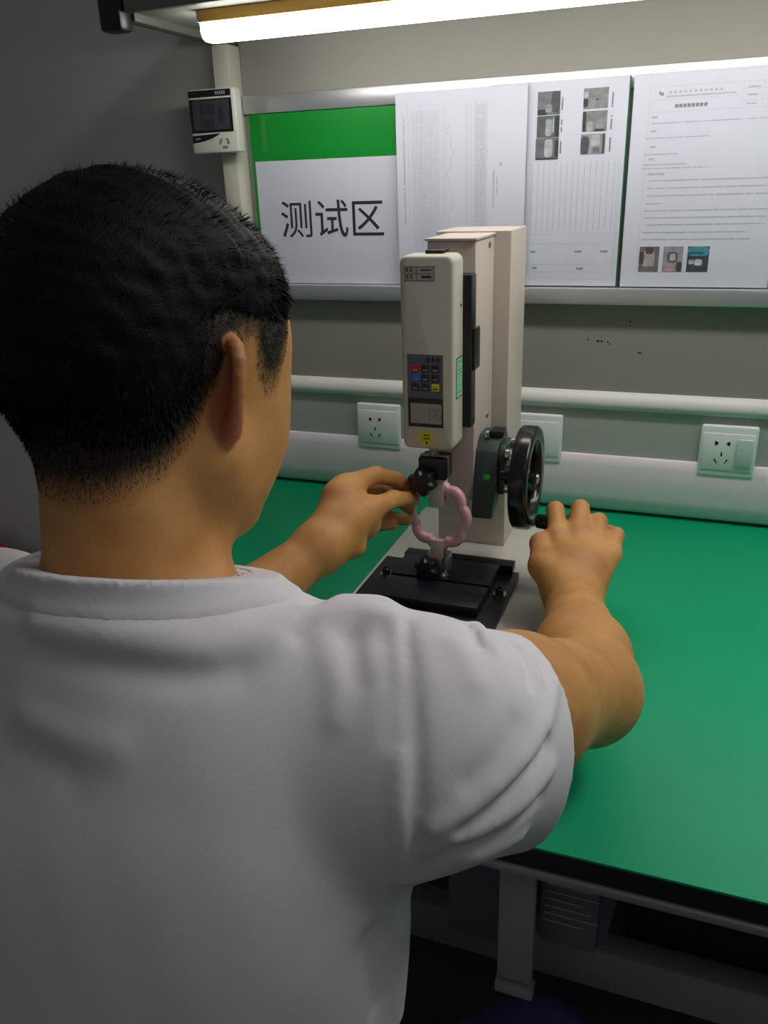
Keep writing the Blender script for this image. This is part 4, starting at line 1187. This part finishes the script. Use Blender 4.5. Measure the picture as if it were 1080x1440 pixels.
# ---- t-shirt: a hollow shell, open at neck, sleeves and waist
HEM_R = at(692, 1050, 0.62)
sl_axR = unit(ER - SR)
SHA = at(760, 985, 0.665); SHB = at(722, 1092, 0.610)
HEM_L = SL * 0.45 + EL * 0.55
sl_axL = unit(EL - SL)
shirt = [P_(torso_f(0.022, 0.014), 0.03),
         cone(NB + [0.03, -0.012, -0.036], SR + [-0.01, -0.005, 0.004], 0.055, 0.058, 0.05),
         cone(NB + [-0.03, -0.012, -0.036], SL + [0.01, -0.005, 0.008], 0.055, 0.056, 0.05),
         cone(at(600, 1040, 0.51), at(772, 1040, 0.68), 0.076, 0.079, 0.03),
         cone([-0.323, 0.384, 1.00], [-0.317, 0.392, 1.12], 0.080, 0.066, 0.03),
         cone(SL, HEM_L + sl_axL * 0.04, 0.068, 0.074, 0.04)]
FOLDS = [                                                           # (polyline on the cloth, height, half width)
    ([(-0.334, 0.314, 1.074), (-0.292, 0.317, 1.073), (-0.267, 0.326, 1.067), (-0.239, 0.341, 1.060), (-0.215, 0.364, 1.059), (-0.203, 0.388, 1.060)], 0.0070, 0.011),
    ([(-0.333, 0.310, 1.063), (-0.291, 0.313, 1.059), (-0.249, 0.326, 1.050), (-0.225, 0.339, 1.049)], -0.0035, 0.012),
    ([(-0.240, 0.351, 1.067), (-0.225, 0.365, 1.064), (-0.210, 0.382, 1.061)], 0.0015, 0.008),
    ([(-0.203, 0.414, 1.058), (-0.201, 0.390, 1.059), (-0.204, 0.374, 1.057)], -0.0045, 0.008),
    ([(-0.192, 0.400, 1.060), (-0.174, 0.408, 1.059), (-0.160, 0.404, 1.060)], 0.0090, 0.013),
    ([(-0.190, 0.418, 1.056), (-0.172, 0.426, 1.054)], 0.0120, 0.014),
    ([(-0.153, 0.394, 1.058), (-0.141, 0.369, 1.053), (-0.132, 0.352, 1.043), (-0.126, 0.337, 1.027)], -0.0035, 0.0070),
    ([(-0.150, 0.404, 1.058), (-0.133, 0.363, 1.050), (-0.1225, 0.336, 1.024), (-0.1185, 0.322, 0.989), (-0.119, 0.331, 0.935)], 0.0035, 0.0062),
    ([(-0.146, 0.404, 1.058), (-0.1285, 0.363, 1.050), (-0.1175, 0.337, 1.024), (-0.1130, 0.323, 0.989), (-0.114, 0.331, 0.935)], -0.0050, 0.0058),
    ([(-0.187, 0.377, 1.055), (-0.170, 0.354, 1.043), (-0.163, 0.339, 1.031)], 0.0022, 0.008),
    ([(-0.170, 0.381, 1.055), (-0.156, 0.356, 1.045)], -0.0022, 0.007),
    ([(-0.061, 0.448, 1.005), (-0.058, 0.399, 1.007), (-0.065, 0.368, 1.004), (-0.075, 0.350, 0.998), (-0.090, 0.335, 0.988), (-0.104, 0.326, 0.982)], 0.0045, 0.0060),
    ([(-0.056, 0.395, 0.998), (-0.064, 0.366, 0.996), (-0.074, 0.349, 0.989), (-0.090, 0.334, 0.978)], -0.0040, 0.0050),
    ([(-0.052, 0.394, 0.982), (-0.061, 0.366, 0.979), (-0.074, 0.348, 0.976), (-0.093, 0.332, 0.973)], 0.0035, 0.0055),
    ([(-0.071, 0.375, 1.022), (-0.076, 0.357, 1.014), (-0.088, 0.341, 1.005)], -0.0025, 0.007),
    ([(-0.056, 0.382, 0.968), (-0.067, 0.358, 0.965), (-0.087, 0.338, 0.962)], -0.0035, 0.0050),
    ([(-0.066, 0.372, 0.945), (-0.085, 0.345, 0.950)], 0.0035, 0.006),
    ([(-0.112, 0.429, 1.048), (-0.105, 0.417, 1.050), (-0.101, 0.407, 1.050)], -0.0055, 0.0034),
    ([(-0.110, 0.442, 1.040), (-0.101, 0.422, 1.047), (-0.096, 0.412, 1.046)], 0.0065, 0.0050),
    ([(-0.091, 0.455, 1.027), (-0.082, 0.446, 1.024), (-0.074, 0.428, 1.025), (-0.069, 0.409, 1.026)], -0.0050, 0.0034),
    ([(-0.085, 0.458, 1.022), (-0.070, 0.430, 1.018)], 0.0030, 0.0060),
    ([(-0.111, 0.396, 1.055), (-0.101, 0.387, 1.050), (-0.094, 0.377, 1.044)], 0.0025, 0.008),
    ([(-0.094, 0.333, 0.964), (-0.110, 0.331, 0.945)], -0.0030, 0.005),
    ([(-0.339, 0.294, 1.023), (-0.308, 0.292, 1.016), (-0.281, 0.294, 1.016)], 0.0025, 0.012),
    ([(-0.344, 0.289, 1.005), (-0.312, 0.286, 1.000)], -0.0030, 0.013),
    ([(-0.137, 0.355, 0.867), (-0.140, 0.358, 0.828), (-0.142, 0.360, 0.780)], 0.0060, 0.014),
    ([(-0.146, 0.322, 0.890), (-0.150, 0.326, 0.830)], -0.0030, 0.010),
]
def fold_f(p):
    v = np.zeros(len(p))
    for pts, amp, wd in FOLDS:
        pts = np.asarray(pts)
        lo_, hi_ = pts.min(0) - 3 * wd, pts.max(0) + 3 * wd
        m = ((p > lo_) & (p < hi_)).all(1)
        if m.any():
            d = polyline_dist(p[m], pts)
            v[m] += amp * np.exp(-(d / wd) ** 2)
    v += 0.0016 * noise3(p, 22, 11) + 0.0008 * noise3(p, 60, 12)
    return v
COLN = unit([-0.06, 0.40, 1.0]); COLP = np.array([-0.316, 0.386, 1.077])
hemN = unit([0.80, 0.58, -0.22])
def shirt_post(p, d):
    d = d - fold_f(p)
    t = 0.0060 + 0.010 * np.clip((-0.02 - (p - HEM_R) @ hemN) / 0.05, 0, 1)
    sh = np.abs(d + t / 2) - t / 2
    # openings
    rad = np.linalg.norm((p - COLP) - ((p - COLP) @ COLN)[:, None] * COLN, axis=1)
    neckcut = np.minimum((p - COLP) @ COLN, 0.095 - rad)            # >0 inside the neck opening
    sh = np.maximum(sh, neckcut)
    near = 0.16 - np.linalg.norm(p - HEM_R, axis=1)
    sh = np.maximum(sh, np.minimum((p - HEM_R) @ hemN, near))
    nearl = 0.14 - np.linalg.norm(p - HEM_L, axis=1)
    sh = np.maximum(sh, np.minimum((p - HEM_L) @ sl_axL, nearl))
    sh = np.maximum(sh, 0.47 - p[:, 2])
    return sh
tv, tf = polygonise(shirt, (-0.70, 0.12, 0.44), (0.03, 0.80, 1.13), 0.003, post=shirt_post, slack=1.3)
tv, tf = drop_small(tv, tf)
m_shirt = mat('shirt_white', (216, 212, 216), 0.85, noise=0.015, nscale=30, bump=0.10, bscale=1600)
TSH = np_mesh('t_shirt', tv, tf, m_shirt, PE)
cc = (tv - COLP) @ COLN
rel = (tv - COLP) - cc[:, None] * COLN
rr_ = np.linalg.norm(rel, axis=1)
e1_ = unit(np.cross(COLN, [0, 1, 0])); e2_ = np.cross(COLN, e1_)
mk_ = (np.abs(cc) < 0.004) & (rr_ < 0.095)
ang_ = np.arctan2(rel @ e2_, rel @ e1_)
loop = []
for i in range(40):
    a0 = -math.pi + 2 * math.pi * i / 40
    mm = mk_ & (ang_ >= a0) & (ang_ < a0 + 2 * math.pi / 40)
    if mm.any(): loop.append(tv[mm][rr_[mm] > np.quantile(rr_[mm], 0.5)].mean(0) if mm.sum() > 3 else tv[mm].mean(0))
loop.append(loop[0])
def collar_post(p, d):
    pd_ = polyline_dist(p, loop)
    d = d - fold_f(p) - (0.0026 * np.clip((0.023 - pd_) / 0.006, 0, 1) - 0.0010)
    sh = np.abs(d + 0.006) - 0.006
    c = (p - COLP) @ COLN
    return np.maximum(np.maximum(sh, c - 0.001), pd_ - 0.023)
cv_, cf_ = polygonise(shirt, (-0.46, 0.24, 1.0), (-0.17, 0.54, 1.16), 0.0025, post=collar_post, slack=1.3)
cv_, cf_ = drop_small(cv_, cf_)
np_mesh('collar', cv_, cf_, mat('collar_rib', (212, 208, 212), 0.9, bump=0.12, bscale=1600), TSH)

# ---- trousers, shoes
HIR, HIL = np.array([-0.245, 0.34, 0.50]), np.array([-0.425, 0.34, 0.50])
KR, KL = at(752, 1497, 0.93), np.array([-0.50, 0.60, 0.47])
AR, AL = np.array([KR[0] + 0.01, KR[1] + 0.02, 0.09]), np.array([-0.50, 0.60, 0.09])
tr = [ell((-0.335, 0.32, 0.535), (0.172, 0.125, 0.075), 0.03), cone(HIR, KR, 0.085, 0.066, 0.04), cone(HIL, KL, 0.085, 0.066, 0.04),
      cone(KR, AR, 0.064, 0.052, 0.03), cone(KL, AL, 0.064, 0.052, 0.03)]
pv, pf_ = polygonise(tr, (-0.66, 0.15, 0.02), (0.10, 0.95, 0.66), 0.006)
np_mesh('trousers', pv, pf_, m_trouser, PE, None)['label'] = 'dark blue trousers'
for A in (AR, AL):
    v_, f_ = polygonise([ell((A[0], A[1] + 0.05, 0.042), (0.044, 0.125, 0.040), 0.01), cone((A[0], A[1], 0.05), (A[0], A[1], 0.10), 0.042, 0.040, 0.02),
                         P_(lambda p: 0.003 - p[:, 2], 0, 'cut')], (A[0] - 0.08, A[1] - 0.12, -0.01), (A[0] + 0.08, A[1] + 0.22, 0.16), 0.006)
    np_mesh('shoe', v_, f_, m_shoe, PE)
ST = thing('stool', 'round stool under the seated person', 'stool', (-0.335, 0.30, 0))
lathe('seat', (-0.335, 0.30, 0.385), (-0.335, 0.30, 0.45), [(0, 0.15), (0.005, 0.16), (0.020, 0.165), (0.028, 0.155), (0.030, 0.12)], m_stool, ST, 32)
for k in range(4):
    a = math.radians(45 + 90 * k)
    cyl('leg', (-0.335 + 0.11 * math.cos(a), 0.30 + 0.11 * math.sin(a), 0.386), (-0.335 + 0.17 * math.cos(a), 0.30 + 0.17 * math.sin(a), 0.002), 0.012, m_strip, ST, 12)
